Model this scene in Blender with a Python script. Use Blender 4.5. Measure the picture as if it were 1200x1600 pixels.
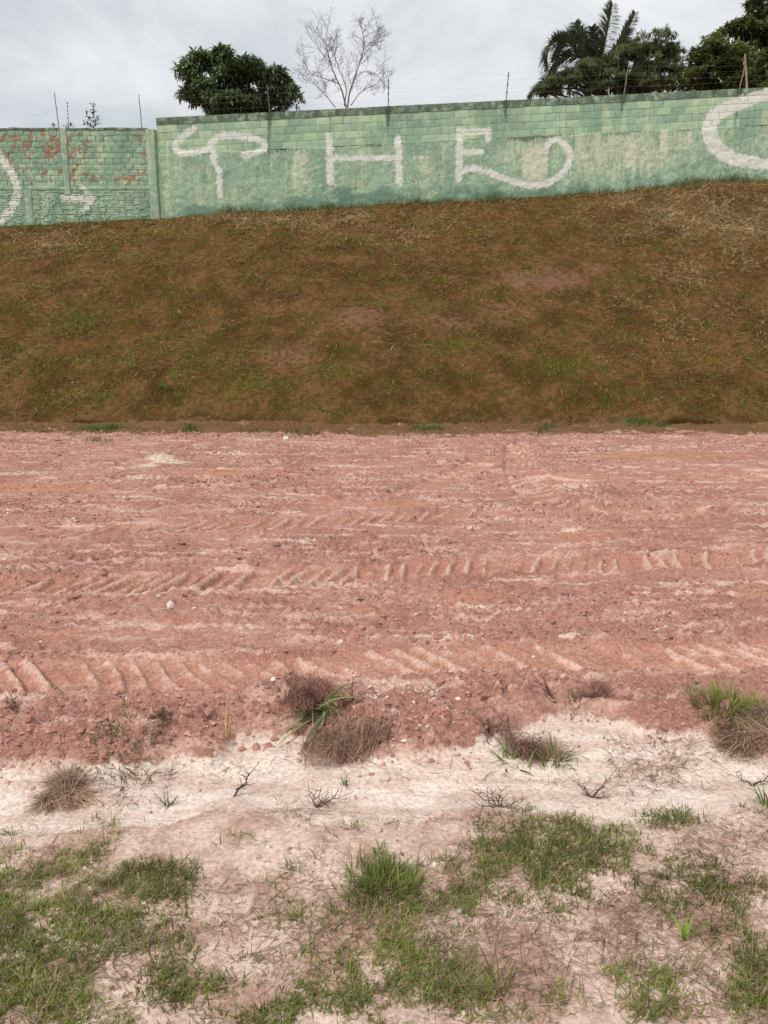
import bpy, math, random
import numpy as np
from mathutils import Vector, Matrix

# ------------------------------------------------------------------ camera, sky, sun, exposure
for o in list(bpy.data.objects): bpy.data.objects.remove(o)
S = bpy.context.scene
C = S.collection
R = math.radians
CAM_H, PITCH, FPX = 1.6, R(12.0), 1202.0

cam = bpy.data.cameras.new('camera'); cam_o = bpy.data.objects.new('camera', cam); C.objects.link(cam_o)
cam.sensor_fit = 'VERTICAL'; cam.sensor_height = 36; cam.sensor_width = 27
cam.lens = FPX / 1600 * 36; cam.clip_start = 0.05; cam.clip_end = 3000
cam_o.location = (0, 0, CAM_H); cam_o.rotation_euler = (R(90) - PITCH, 0, 0)
S.camera = cam_o

SUN_EL, SUN_AZ = R(52), R(222)          # azimuth measured from +Y clockwise; high, behind the camera
W = bpy.data.worlds.new('World'); S.world = W; W.use_nodes = True
nt = W.node_tree; nt.nodes.clear()
out = nt.nodes.new('ShaderNodeOutputWorld'); bg = nt.nodes.new('ShaderNodeBackground')
sky = nt.nodes.new('ShaderNodeTexSky'); sky.sky_type = 'NISHITA'; sky.sun_disc = False
sky.sun_elevation = SUN_EL; sky.sun_rotation = SUN_AZ
tc = nt.nodes.new('ShaderNodeTexCoord'); mp = nt.nodes.new('ShaderNodeMapping')
mp.inputs['Scale'].default_value = (1.0, 1.0, 1.9); mp.inputs['Location'].default_value = (0.31, 0.12, 0.55)
n1 = nt.nodes.new('ShaderNodeTexNoise'); n1.inputs['Scale'].default_value = 3.4; n1.inputs['Detail'].default_value = 7
n1.inputs['Roughness'].default_value = 0.52; n1.inputs['Distortion'].default_value = 0.35
rp = nt.nodes.new('ShaderNodeValToRGB')
rp.color_ramp.elements[0].position = 0.36; rp.color_ramp.elements[0].color = (4.3, 4.6, 5.0, 1)
rp.color_ramp.elements[1].position = 0.62; rp.color_ramp.elements[1].color = (7.2, 7.25, 7.3, 1)
e = rp.color_ramp.elements.new(0.48); e.color = (5.6, 5.75, 5.95, 1)
mx = nt.nodes.new('ShaderNodeMix'); mx.data_type = 'RGBA'; mx.inputs[0].default_value = 0.93   # thick cloud over the clear sky
L = nt.links
L.new(tc.outputs['Generated'], mp.inputs['Vector']); L.new(mp.outputs['Vector'], n1.inputs['Vector'])
L.new(n1.outputs['Fac'], rp.inputs['Fac']); L.new(sky.outputs['Color'], mx.inputs[6]); L.new(rp.outputs['Color'], mx.inputs[7])
L.new(mx.outputs[2], bg.inputs['Color']); bg.inputs['Strength'].default_value = 0.1
L.new(bg.outputs['Background'], out.inputs['Surface'])

sl = bpy.data.lights.new('sun', 'SUN'); sl.energy = 1.5; sl.angle = R(12); sl.color = (1, 0.965, 0.92)
so = bpy.data.objects.new('sun', sl); C.objects.link(so)
sd = Vector((math.sin(SUN_AZ) * math.cos(SUN_EL), math.cos(SUN_AZ) * math.cos(SUN_EL), math.sin(SUN_EL)))
so.rotation_euler = sd.to_track_quat('Z', 'Y').to_euler(); so.location = sd * 50
S.view_settings.view_transform = 'Standard'; S.view_settings.look = 'None'
S.view_settings.exposure = 0.42; S.view_settings.gamma = 1.0
S.render.engine = 'CYCLES'

rng = np.random.default_rng(7)
random.seed(7)

# ------------------------------------------------------------------ survey: photo pixel -> place in the world
ct, st_ = math.cos(PITCH), math.sin(PITCH)
def ray(px, py):
    a = (np.asarray(px, float) - 600) / FPX; b = (800 - np.asarray(py, float)) / FPX
    return a, ct + b * st_, -st_ + b * ct
def at(px, py, Y):
    a, dy, dz = ray(px, py); t = Y / dy
    return np.stack([a * t, np.full_like(t, Y) if np.ndim(t) else Y, CAM_H + dz * t], -1)
def gnd(px, py, z=0.0):
    a, dy, dz = ray(px, py); t = (z - CAM_H) / dz
    return np.stack([a * t, dy * t], -1)
def proj(x, y, z=0.0):
    d = y * ct - (z - CAM_H) * st_; d = np.maximum(d, 0.05)
    return 600 + FPX * x / d, 800 - FPX * (y * st_ + (z - CAM_H) * ct) / d

# ------------------------------------------------------------------ numeric noise
def _h(ix, iy, s):
    n = (ix.astype(np.int64) * 374761393 + iy.astype(np.int64) * 668265263 + s * 2147483647 // 7) & 0xffffffff
    n = ((n ^ (n >> 13)) * 1274126177) & 0xffffffff
    n = ((n ^ (n >> 16)) * 2246822519) & 0xffffffff
    return ((n ^ (n >> 15)) & 0xffffff) / float(0xffffff)
def vn(x, y, s=0):
    x = np.asarray(x, float); y = np.asarray(y, float)
    ix = np.floor(x); iy = np.floor(y); fx = x - ix; fy = y - iy
    fx = fx * fx * fx * (fx * (fx * 6 - 15) + 10); fy = fy * fy * fy * (fy * (fy * 6 - 15) + 10)
    ix = ix.astype(np.int64); iy = iy.astype(np.int64)
    a = _h(ix, iy, s); b = _h(ix + 1, iy, s); c = _h(ix, iy + 1, s); d = _h(ix + 1, iy + 1, s)
    return (a + (b - a) * fx + (c - a) * fy + (a - b - c + d) * fx * fy) * 2 - 1
def fbm(x, y, s=0, o=4, g=0.5):
    r = 0; a = 1; t = 0; co, si = 0.8, 0.6
    for k in range(o):
        r = r + a * vn(x, y, s + k * 17); t += a; a *= g
        x, y = (co * x - si * y) * 2.03, (si * x + co * y) * 2.03
    return r / t
def sst(a, b, x):
    t = np.clip((x - a) / (b - a), 0, 1); return t * t * (3 - 2 * t)
def polydist(x, y, pts):
    """distance, arc length and side of points to a polyline"""
    pts = np.asarray(pts, float); best = np.full(np.shape(x), 1e9); S_ = np.zeros(np.shape(x)); D_ = np.zeros(np.shape(x)); acc = 0
    for (ax, ay), (bx, by) in zip(pts[:-1], pts[1:]):
        dx, dy = bx - ax, by - ay; l = math.hypot(dx, dy)
        t = np.clip(((x - ax) * dx + (y - ay) * dy) / (l * l), 0, 1)
        qx = x - ax - t * dx; qy = y - ay - t * dy; d = np.hypot(qx, qy); m = d < best
        best = np.where(m, d, best); S_ = np.where(m, acc + t * l, S_); D_ = np.where(m, (dx * qy - dy * qx) / l, D_); acc += l
    return best, S_, D_

# ------------------------------------------------------------------ mesh helpers
def link(o, parent=None):
    C.objects.link(o)
    if parent is not None: o.parent = parent
    return o
def mesh_np(name, V, F, mat=None, attrs=None, smooth=True, parent=None, data_only=False):
    V = np.ascontiguousarray(V, np.float32).reshape(-1, 3); F = np.ascontiguousarray(F, np.int32)
    me = bpy.data.meshes.new(name); k = F.shape[1]
    me.vertices.add(len(V)); me.vertices.foreach_set('co', V.ravel())
    me.loops.add(F.size); me.loops.foreach_set('vertex_index', F.ravel())
    me.polygons.add(len(F)); me.polygons.foreach_set('loop_start', np.arange(0, F.size, k, dtype=np.int32))
    me.polygons.foreach_set('use_smooth', np.full(len(F), smooth))
    me.update(calc_edges=True)
    for n, a in (attrs or {}).items():
        a = np.asarray(a, np.float32)
        if a.ndim == 2:
            at_ = me.attributes.new(n, 'FLOAT_COLOR', 'POINT')
            at_.data.foreach_set('color', np.concatenate([a, np.ones((len(a), 1), np.float32)], 1).ravel())
        else:
            at_ = me.attributes.new(n, 'FLOAT', 'POINT'); at_.data.foreach_set('value', a.ravel())
    if mat: me.materials.append(mat)
    if data_only: return me
    return link(bpy.data.objects.new(name, me), parent)
def grid_faces(nr, nc):
    i = np.arange(nr * nc).reshape(nr, nc)
    return np.stack([i[:-1, :-1], i[:-1, 1:], i[1:, 1:], i[1:, :-1]], -1).reshape(-1, 4)
def tag(o, label=None, cat=None, group=None, kind=None):
    if label: o['label'] = label
    if cat: o['category'] = cat
    if group: o['group'] = group
    if kind: o['kind'] = kind
    return o
def empty(name, loc, label=None, cat=None, group=None):
    o = bpy.data.objects.new(name, None); o.location = loc; o.empty_display_size = 0.2; link(o)
    return tag(o, label, cat, group)
class Acc:
    """collects vertices / quads / colours into one mesh"""
    def __init__(s): s.V = []; s.F = []; s.K = []; s.n = 0
    def add(s, V, F, K=None):
        V = np.asarray(V, float).reshape(-1, 3); s.V.append(V); s.F.append(np.asarray(F, int) + s.n); s.n += len(V)
        s.K.append(np.broadcast_to(np.asarray(K if K is not None else (.5, .5, .5), float), (len(V), 3)))
    def build(s, name, mat, parent=None, smooth=True, origin=None):
        V = np.concatenate(s.V)
        if origin is not None: V = V - np.asarray(origin)
        return mesh_np(name, V, np.concatenate(s.F), mat, {'Col': np.concatenate(s.K)}, smooth, parent)
def tube(acc, pts, rad, n=6, K=None):
    pts = np.asarray(pts, float); rad = np.broadcast_to(np.asarray(rad, float), (len(pts),))
    T = np.gradient(pts, axis=0); T /= np.linalg.norm(T, axis=1)[:, None] + 1e-9
    up = np.array([0.13, 0.97, 0.2]); A = np.cross(T, up); A /= np.linalg.norm(A, axis=1)[:, None] + 1e-9; B = np.cross(T, A)
    th = np.linspace(0, 2 * np.pi, n, endpoint=False)
    V = pts[:, None] + rad[:, None, None] * (np.cos(th)[None, :, None] * A[:, None] + np.sin(th)[None, :, None] * B[:, None])
    m = len(pts); i = np.arange(m * n).reshape(m, n); j = np.roll(i, -1, 1)
    acc.add(V, np.stack([i[:-1], j[:-1], j[1:], i[1:]], -1).reshape(-1, 4), K)
    for e, idx in ((0, i[0]), (m - 1, i[-1])):
        if n == 4: acc.F.append(np.array([idx]) - 0 + acc.n - m * n)
        elif n == 6: acc.F.append(np.array([[idx[0], idx[1], idx[2], idx[3]], [idx[0], idx[3], idx[4], idx[5]]]) + acc.n - m * n)
def blades(P, head, length, width, el0, bend, col, seg=2, normal_up=True, tip=0.12, mid=None):
    """vectorised leaf strips: root P, heading, start elevation, bending along the blade"""
    n = len(P); P = np.asarray(P, float); q = P.copy(); Vs = []; 
    side = np.stack([-np.sin(head), np.cos(head), np.zeros(n)], -1)
    for k in range(seg + 1):
        t = k / seg
        w = width * ((1 - t) ** 0.7 * (1 - tip) + tip) if mid is None else width * (0.25 + 0.75 * math.sin(math.pi * min(1, t * 0.92 + 0.06)))
        Vs.append(np.stack([q - side * w[:, None] / 2, q + side * w[:, None] / 2], 1))
        e = el0 - bend * t
        q = q + np.stack([np.cos(e) * np.cos(head), np.cos(e) * np.sin(head), np.sin(e)], -1) * (length / seg)[:, None]
    V = np.concatenate(Vs, 1)                                   # n, 2(seg+1), 3
    b = np.arange(n)[:, None] * 2 * (seg + 1)
    f = np.concatenate([np.array([[2 * k, 2 * k + 1, 2 * k + 3, 2 * k + 2]]) for k in range(seg)])
    F = (b[:, :, None] + f[None]).reshape(-1, 4)
    K = np.repeat(np.asarray(col, float), 2 * (seg + 1), 0)
    return V.reshape(-1, 3), F, K

# ------------------------------------------------------------------ material helpers
class Mat:
    def __init__(s, name, rough=0.9, spec=0.15):
        s.m = bpy.data.materials.new(name); s.m.use_nodes = True; s.t = s.m.node_tree; s.L = s.t.links
        s.b = s.t.nodes['Principled BSDF']; s.b.inputs['Roughness'].default_value = rough
        s.b.inputs['Specular IOR Level'].default_value = spec
    def put(s, sock, v):
        if isinstance(v, bpy.types.NodeSocket): s.L.new(v, sock)
        elif v is not None: sock.default_value = v if not (isinstance(v, tuple) and len(v) == 3 and sock.type == 'RGBA') else (*v, 1)
    def pos(s): return s.t.nodes.new('ShaderNodeNewGeometry').outputs['Position']
    def rnd(s): return s.t.nodes.new('ShaderNodeObjectInfo').outputs['Random']
    def scale(s, v, k, off=(0, 0, 0)):
        n = s.t.nodes.new('ShaderNodeMapping'); s.L.new(v, n.inputs[0]); n.inputs['Scale'].default_value = k; n.inputs['Location'].default_value = off
        return n.outputs[0]
    def noise(s, sc, v=None, det=4, rough=.55, dist=0.0):
        n = s.t.nodes.new('ShaderNodeTexNoise'); s.L.new(v if v is not None else s.pos(), n.inputs['Vector'])
        n.inputs['Scale'].default_value = sc; n.inputs['Detail'].default_value = det; n.inputs['Roughness'].default_value = rough; n.inputs['Distortion'].default_value = dist
        return n.outputs['Fac']
    def voro(s, sc, v=None, feat='F1'):
        n = s.t.nodes.new('ShaderNodeTexVoronoi'); n.feature = feat; s.L.new(v if v is not None else s.pos(), n.inputs['Vector']); n.inputs['Scale'].default_value = sc
        return n.outputs['Distance']
    def attr(s, n, col=False):
        a = s.t.nodes.new('ShaderNodeAttribute'); a.attribute_name = n; return a.outputs['Color' if col else 'Fac']
    def math(s, op, a, b=None, c=None, clamp=False):
        n = s.t.nodes.new('ShaderNodeMath'); n.operation = op; n.use_clamp = clamp
        for i, v in enumerate((a, b, c)): s.put(n.inputs[i], v)
        return n.outputs[0]
    def step(s, v, a, b, hi=1.0):
        n = s.t.nodes.new('ShaderNodeMapRange'); n.interpolation_type = 'SMOOTHSTEP'; s.put(n.inputs[0], v)
        n.inputs[1].default_value = a; n.inputs[2].default_value = b; n.inputs[3].default_value = 0; n.inputs[4].default_value = hi
        return n.outputs[0]
    def mix(s, f, a, b, mode='MIX'):
        n = s.t.nodes.new('ShaderNodeMix'); n.data_type = 'RGBA'; n.blend_type = mode
        s.put(n.inputs[0], f); s.put(n.inputs[6], a); s.put(n.inputs[7], b); return n.outputs[2]
    def mul(s, c, f):      # brighten / darken a colour by a value
        n = s.t.nodes.new('ShaderNodeVectorMath'); n.operation = 'SCALE'; s.put(n.inputs[0], c); s.put(n.inputs['Scale'], f); return n.outputs[0]
    def rng(s, v, a, b, lo=0., hi=1.):
        n = s.t.nodes.new('ShaderNodeMapRange'); s.put(n.inputs[0], v)
        for i, x in enumerate((lo, hi, a, b)): n.inputs[i + 1].default_value = x
        return n.outputs[0]
    def bump(s, h, dist, st=1.0, prev=None):
        n = s.t.nodes.new('ShaderNodeBump'); n.inputs['Distance'].default_value = dist; n.inputs['Strength'].default_value = st
        s.put(n.inputs['Height'], h)
        if prev is not None: s.L.new(prev, n.inputs['Normal'])
        return n.outputs[0]
    def done(s, col, normal=None):
        s.put(s.b.inputs['Base Color'], col)
        if normal is not None: s.L.new(normal, s.b.inputs['Normal'])
        return s.m

def leaf_mat(name, rough=.55, spec=.25, trans=.25, var=(0.75, 1.3)):
    m = Mat(name, rough, spec); c = m.attr('Col', True)
    c = m.mul(c, m.rng(m.noise(9, det=2), var[0], var[1], .3, .7))
    m.done(c)
    if trans:
        tr = m.t.nodes.new('ShaderNodeBsdfTranslucent'); m.L.new(c, tr.inputs['Color'])
        ms = m.t.nodes.new('ShaderNodeMixShader'); ms.inputs[0].default_value = trans
        o = m.t.nodes['Material Output']; m.L.new(m.b.outputs[0], ms.inputs[1]); m.L.new(tr.outputs[0], ms.inputs[2]); m.L.new(ms.outputs[0], o.inputs['Surface'])
    return m.m
GRASS = leaf_mat('grass_blade'); STRAW = leaf_mat('dry_straw', .8, .1, .1); LEAF = leaf_mat('tree_leaf', .45, .35, .32)
PALM = leaf_mat('palm_leaf', .7, .1, .06)
BARK = leaf_mat('bark', .9, .1, 0, (.6, 1.3)); STONE = leaf_mat('dirt_clod', .95, .08, 0, (.75, 1.25))
METAL = leaf_mat('weathered_metal', .6, .3, 0)

# ------------------------------------------------------------------ lot heights and zones (world metres)
def gp(l): return gnd(np.array([p[0] for p in l], float), np.array([p[1] for p in l], float))
TRACKS = [  # centreline, width, depth, lug pitch, strength
    (gp([(-500, 1080), (-100, 1078), (100, 1068), (300, 1070), (450, 1062), (560, 1046), (700, 1038), (900, 1035), (1050, 1036), (1300, 1030), (1700, 1020)]), .42, .046, .125, 1.2),
    (gp([(-500, 940), (-100, 931), (100, 925), (300, 917), (450, 911), (560, 906), (650, 897), (800, 891), (1000, 886), (1200, 876), (1600, 862)]), .48, .055, .125, 1.2),
    (gp([(-300, 855), (0, 842), (250, 830), (420, 824), (600, 812), (760, 806)]), .5, .05, .14, .8),
    (gp([(812, 700), (815, 735), (826, 762), (852, 785), (905, 800), (990, 808), (1100, 808)]), .5, .06, .16, .9),
    (gp([(860, 752), (1000, 744), (1120, 748), (1400, 752)]), .9, .055, .25, .75),
    (gp([(640, 776), (690, 758), (730, 738), (760, 720)]), .5, .06, .22, .8),
    (gp([(480, 760), (495, 785), (505, 806)]), .35, .03, .2, .3)]
SAND_UP = gp([(-900, 1235), (-300, 1215), (0, 1203), (150, 1198), (270, 1194), (335, 1180), (368, 1158), (450, 1152), (590, 1178), (700, 1172), (775, 1150), (870, 1118), (1000, 1136), (1100, 1148), (1200, 1168), (1500, 1180), (2100, 1190)])
SAND_LO = gp([(-900, 1330), (-300, 1318), (0, 1312), (100, 1300), (250, 1282), (360, 1255), (480, 1282), (600, 1292), (700, 1277), (740, 1262), (850, 1272), (960, 1300), (1060, 1290), (1200, 1250), (1500, 1240), (2100, 1240)])
SL = [.6, -.4, -.6, .7, .6, .6, .5]
def blobs(x, y, lst, z=0.0):
    px, py = proj(x, y, z); r = np.zeros(np.shape(x))
    for (cx, cy, rx, ry, w) in lst: r = np.maximum(r, w * np.exp(-(((px - cx) / rx) ** 2 + ((py - cy) / ry) ** 2) * 0.9))
    return r
WHITE = [(250, 718, 26, 9, 1), (232, 730, 20, 5, .9), (228, 751, 40, 5, .9), (270, 724, 25, 4, .8), (370, 711, 60, 3, .7), (690, 724, 14, 3, .9), (700, 1010, 75, 4, .72), (880, 1008, 50, 4, .72), (640, 1003, 70, 3, .6), (560, 1000, 60, 2.5, .5),
         (1030, 993, 18, 4, .9), (285, 1035, 18, 3, .8), (525, 1007, 22, 3, .8), (740, 955, 40, 4, .7), (470, 852, 20, 3, .8), (740, 828, 24, 5, .7), (895, 832, 26, 4, .8), (110, 815, 22, 4, .7), (390, 985, 14, 5, .7), (1040, 700, 120, 5, .6), (460, 910, 90, 8, .55), (560, 750, 50, 5, .6)]
ORANGE = [(70, 765, 120, 11, 1), (910, 841, 50, 8, 1), (740, 938, 70, 16, .9), (270, 975, 50, 7, .8), (90, 1003, 45, 9, .8), (120, 1064, 70, 8, .8), (1185, 932, 30, 12, .8), (640, 790, 120, 6, .7), (570, 962, 50, 10, .8), (700, 1050, 90, 10, .9), (930, 1046, 60, 8, .8),
          (1040, 716, 190, 7, .75), (600, 868, 60, 6, .6), (150, 925, 120, 9, .8), (860, 893, 120, 7, .7), (330, 745, 60, 5, .7), (510, 785, 16, 15, .7), (430, 880, 40, 8, .5), (880, 990, 40, 6, .7)]
def lot(x, y, full=False):
    x = np.asarray(x, float); y = np.asarray(y, float)
    up = np.interp(x, SAND_UP[:, 0], SAND_UP[:, 1]) + .09 * fbm(x * 3.2, y * 3.2, 5, 4, .6)
    lo = np.interp(x, SAND_LO[:, 0], SAND_LO[:, 1]) + 0.06 * fbm(x * 4, y * 4, 9, 3)
    sand = sst(-.05, .05, up - y) * sst(-.12, .10, y - lo)
    fore = 1 - sst(-.14, .14, y - lo)                       # near grassy ground
    dirt = 1 - sst(-.02, .02, up - y)
    berm_w = np.exp(-((y - up - 0.22) / 0.19) ** 2) * dirt * (.55 + .75 * sst(-.3, .4, fbm(x * 1.6, y * 1.2, 72, 3)))
    far = sst(13.6, 15.2, y + .5 * fbm(x * .9, y * .9, 46, 3))
    h = 0.03 * fbm(x * .5, y * .7, 1, 3) + far * (.05 * fbm(x * .8, y * 1.3, 44, 3) + .08 * np.abs(fbm(x * 3, y * 5, 45, 3)))
    # loose dirt pushed up by wheels
    rough = dirt * (0.45 + 0.4 * sst(-.3, .4, fbm(x * .7, y * 1.8, 21, 3))) + berm_w * .6
    track_m = np.zeros(np.shape(x)); lug_m = np.zeros(np.shape(x)); th = np.zeros(np.shape(x))
    for i, (pl, w, dep, pit, stn) in enumerate(TRACKS):
        d, s, side = polydist(x, y, pl)
        s = s + .05 * fbm(x * 2.5, y * 2.5, 80 + i, 3)
        inside = 1 - sst(w * .42, w * .56, d)
        fade = np.clip(stn * (1.0 + .55 * fbm(s * .7, np.full_like(s, i * 3.3), 31 + i, 3)), 0, 1)
        ph = s / pit + SL[i] * side / pit + .9 * SL[i] * (side / w) ** 2
        fr = ph - np.floor(ph)
        prof = np.clip(fr / .70, 0, 1) ** 1.7 * (1 - sst(.70, .95, fr))
        prof = prof * (.7 + .5 * vn(np.floor(ph) * 1.7, side * 0 + 3.1, 12 + i)) * sst(.50, .38, d / w)
        rim = np.exp(-((d - w * .56) / (w * .14)) ** 2)
        th = th + inside * fade * (-dep * .75 + dep * 1.15 * prof) + rim * fade * dep * .55
        track_m = np.maximum(track_m, inside * fade); lug_m = np.maximum(lug_m, inside * fade * prof)
    rough = rough * (1 - .8 * track_m)
    orange = blobs(x, y, ORANGE) + .35 * sst(.1, .5, fbm(x * .45, y * 2.2, 61, 4)) * dirt
    rough = rough * (1 - .6 * np.clip(orange, 0, 1))
    b1 = 1 - np.abs(fbm(x * 7, y * 7, 2, 2)) * 2.4; b2 = np.abs(fbm(x * 17, y * 17, 3, 2)); b3 = np.abs(fbm(x * 38, y * 38, 4, 2))
    h = h + th + rough * (0.024 * b1 + 0.070 * b2 + 0.032 * b3 - .024) + dirt * .004 * fbm(x * 9, y * 25, 14, 3)
    h = h + berm_w * (.045 + .04 * fbm(x * 3, y * 3, 71, 3)) + dirt * .02 * sst(0, .06, y - up)
    # rain-washed sand, with a shallow channel
    mid = up * .45 + lo * .55
    h = h + sand * (-.02 - .02 * np.exp(-((y - mid) / .14) ** 2) + .006 * fbm(x * 2.2 + y, y * 14, 15, 3) + .0015 * fbm(x * 60, y * 60, 16, 2))
    h = h + fore * (.012 * fbm(x * 5, y * 5, 17, 4) + .008 * np.abs(fbm(x * 22, y * 22, 18, 3)) + .01)
    if not full: return h
    white = blobs(x, y, WHITE) * dirt
    return h, sand, fore, dirt, white, np.clip(orange, 0, 1), np.clip(track_m, 0, 1), np.clip(lug_m, 0, 1), far

xs = np.concatenate([[-400, -150, -70, -40, -28], np.arange(-20, -11, .5), np.arange(-11, -6, .05), np.arange(-6, -2.9, .036), np.arange(-2.9, 2.9, .0145), np.arange(2.9, 6, .036), np.arange(6, 11, .05), np.arange(11, 20.1, .5), [28, 40, 70, 150, 400]])
ys = np.concatenate([[-400, -120, -40, -15, -6, -2, -.5, .3, .7, .9], np.arange(1.0, 3.6, .013), np.arange(3.6, 6, .018), np.arange(6, 10, .027), np.arange(10, 17.6, .055)])
X, Y = np.meshgrid(xs, ys)
h, sand, fore, dirt, white, orange, trk, lug, far = lot(X, Y, True)
V = np.stack([X, Y, h], -1)
m = Mat('red_dirt', .95, .06)
big = m.noise(1.1, det=5); fine = m.noise(60, det=4, rough=.65); midn = m.noise(9, det=5, rough=.6)
streak = m.noise(1.6, m.scale(m.pos(), (1, 4.5, 1)), det=6, rough=.6)
c = m.mix(m.step(big, .35, .65), (.50, .265, .205), (.375, .182, .140))
c = m.mix(m.step(streak, .50, .63, .75), c, (.70, .45, .355))
c = m.mix(m.step(m.noise(1.0, m.scale(m.pos(), (.7, 7, 1), (1, 9, 0)), det=6, rough=.6), .555, .64, .8), c, (.76, .53, .425))
c = m.mix(m.step(m.noise(2.3, m.scale(m.pos(), (1, 6, 1), (5, 3, 0)), det=6, rough=.65), .54, .66, .6), c, (.28, .125, .09))
c = m.mix(m.step(midn, .30, .50, .0), c, (.3, .12, .08))
om = m.math('ADD', m.attr('orange'), m.rng(midn, -.45, .45, .25, .75))
c = m.mix(m.step(om, .35, .75, .75), c, (.50, .225, .145))
c = m.mix(m.step(m.math('ADD', m.attr('trk'), m.rng(midn, -.4, .4, .25, .75)), .3, .8, .7), c, (.49, .24, .165))
c = m.mix(m.step(m.math('ADD', m.attr('lug'), m.rng(midn, -.45, .45, .25, .75)), .25, .8, .8), c, (.75, .50, .395))
wm = m.math('ADD', m.attr('white'), m.rng(m.noise(22, det=5, rough=.7), -.6, .5, .25, .75))
c = m.mix(m.step(wm, .36, .72, .85), c, (.80, .66, .51))
c = m.mix(m.step(m.noise(6, m.scale(m.pos(), (1, 2.2, 1), (2, 7, 0)), det=6, rough=.75), .54, .68, .55), c, (.66, .425, .34))
c = m.mix(m.step(m.noise(8, m.scale(m.pos(), (1, 1.6, 1), (8, 1, 0)), det=5, rough=.75), .55, .66, .5), c, (.27, .125, .093))
# grit: pale and dark grains
gr = m.voro(95); c = m.mix(m.step(m.noise(75, det=2), .60, .70, .5), c, (.68, .47, .38))
c = m.mix(m.step(m.noise(48, det=3), .40, .30, .4), c, (.28, .14, .11))
# sand and near ground
scol = m.mix(m.step(m.noise(3.2, m.scale(m.pos(), (1, 3, 1)), det=5), .38, .62), (.70, .52, .43), (.86, .71, .605))
scol = m.mix(m.step(fine, .58, .70, .35), scol, (.5, .31, .25))
scol = m.mix(m.step(m.noise(16, m.scale(m.pos(), (1, 2, 1)), det=6, rough=.75), .60, .70, .5), scol, (.46, .28, .21))
fcol = m.mix(m.step(m.noise(4.5, det=5), .36, .60), (.50, .315, .245), (.74, .55, .455))
fcol = m.mix(m.step(midn, .60, .74, .5), fcol, (.40, .25, .19))
fcol = m.mix(m.step(m.noise(70, det=3), .60, .68, .5), fcol, (.30, .17, .13))
c = m.mix(m.step(m.math('ADD', m.attr('fore'), m.rng(midn, -.25, .25, .25, .75)), .35, .65), c, fcol)
c = m.mix(m.step(m.math('ADD', m.attr('sand'), m.rng(m.noise(7, det=6, rough=.75), -.5, .45, .25, .75)), .25, .55), c, scol)
c = m.mix(m.step(m.math('ADD', m.attr('far'), m.rng(m.noise(2.2, det=6, rough=.7), -.75, .75, .25, .75)), .3, .8, .9), c, (.165, .088, .034))
c = m.mul(c, m.rng(fine, .68, 1.32, .3, .7))
vb = m.voro(26); nb = m.bump(m.noise(130, det=3, rough=.7), .006, .8, m.bump(m.noise(34, det=4, rough=.55), .016, .7))
DIRT = m.done(c, nb)
SANDN, SANDC = None, None
g = mesh_np('ground', V, grid_faces(len(ys), len(xs)), DIRT, dict(sand=sand.ravel(), fore=fore.ravel(), white=white.ravel(), orange=orange.ravel(), lug=lug.ravel(), trk=trk.ravel(), far=far.ravel()))
tag(g, 'bare pinkish red dirt lot with tyre tracks and a pale sand strip', kind='structure')

# ------------------------------------------------------------------ grassy bank up to the walls
WALL_Y = 24.0
_b = at(np.array([-900, -300, 0, 245, 400, 600, 800, 1000, 1200, 1500, 2100], float), np.array([372, 362, 353, 341, 328, 316, 307, 294, 279, 262, 235], float), WALL_Y)
TOE_Y = 16.25
def bank(x, t):
    """t 0 toe, 1 foot of the wall"""
    zt = np.interp(x, _b[:, 0], _b[:, 2])
    toe = TOE_Y + .35 * fbm(x * .35, x * 0 + 3, 91, 5, .6)
    tt = np.clip(t, 0, 1)
    y = toe + (WALL_Y + .05 - toe) * t
    prof = tt + .035 * np.sin(np.pi * tt) + .02 * sst(.8, 1, tt)*(1-tt)
    z = -.05 + (zt + .05) * prof
    n = .22 * fbm(x * .35, t * 3, 92, 3) + .11 * fbm(x * 1.6, t * 14, 93, 3) + .07 * np.abs(fbm(x * 4, t * 36, 94, 3))
    z = z + n * sst(0, .06, tt) * (1 - .75 * sst(.94, 1, tt))
    lip = np.exp(-((t - .022) / .012) ** 2) * (.25 + 1.1 * fbm(x * .8, x * 0 + 9, 95, 4))
    y = y - .10 * np.clip(lip, 0, 1) * 2.2; z = z + .09 * np.clip(lip, 0, 1)
    z = np.where(t > 1, zt + .02, z)
    return x, y, z
bx = np.concatenate([[-300, -100, -50, -30], np.arange(-20, -14, .5), np.arange(-14, 14, .055), np.arange(14, 20.1, .5), [30, 50, 100, 300]])
bt = np.concatenate([np.linspace(-.01, .06, 16), np.linspace(.07, 1.0, 130), [1.05, 1.3, 2.5, 6, 40]])
BX, BT = np.meshgrid(bx, bt); Vx, Vy, Vz = bank(BX, BT)
BARE = [(565, 495, 55, 22, 1), (450, 555, 60, 22, .8), (850, 437, 85, 22, 1), (700, 505, 60, 16, .8), (930, 420, 40, 10, .7), (430, 470, 60, 20, .5), (800, 480, 60, 30, .6), (1130, 480, 50, 30, .5), (610, 560, 60, 14, .4), (930, 660, 300, 16, .5), (330, 690, 300, 10, .4), (20, 270, 10, 10, 0)]
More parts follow.
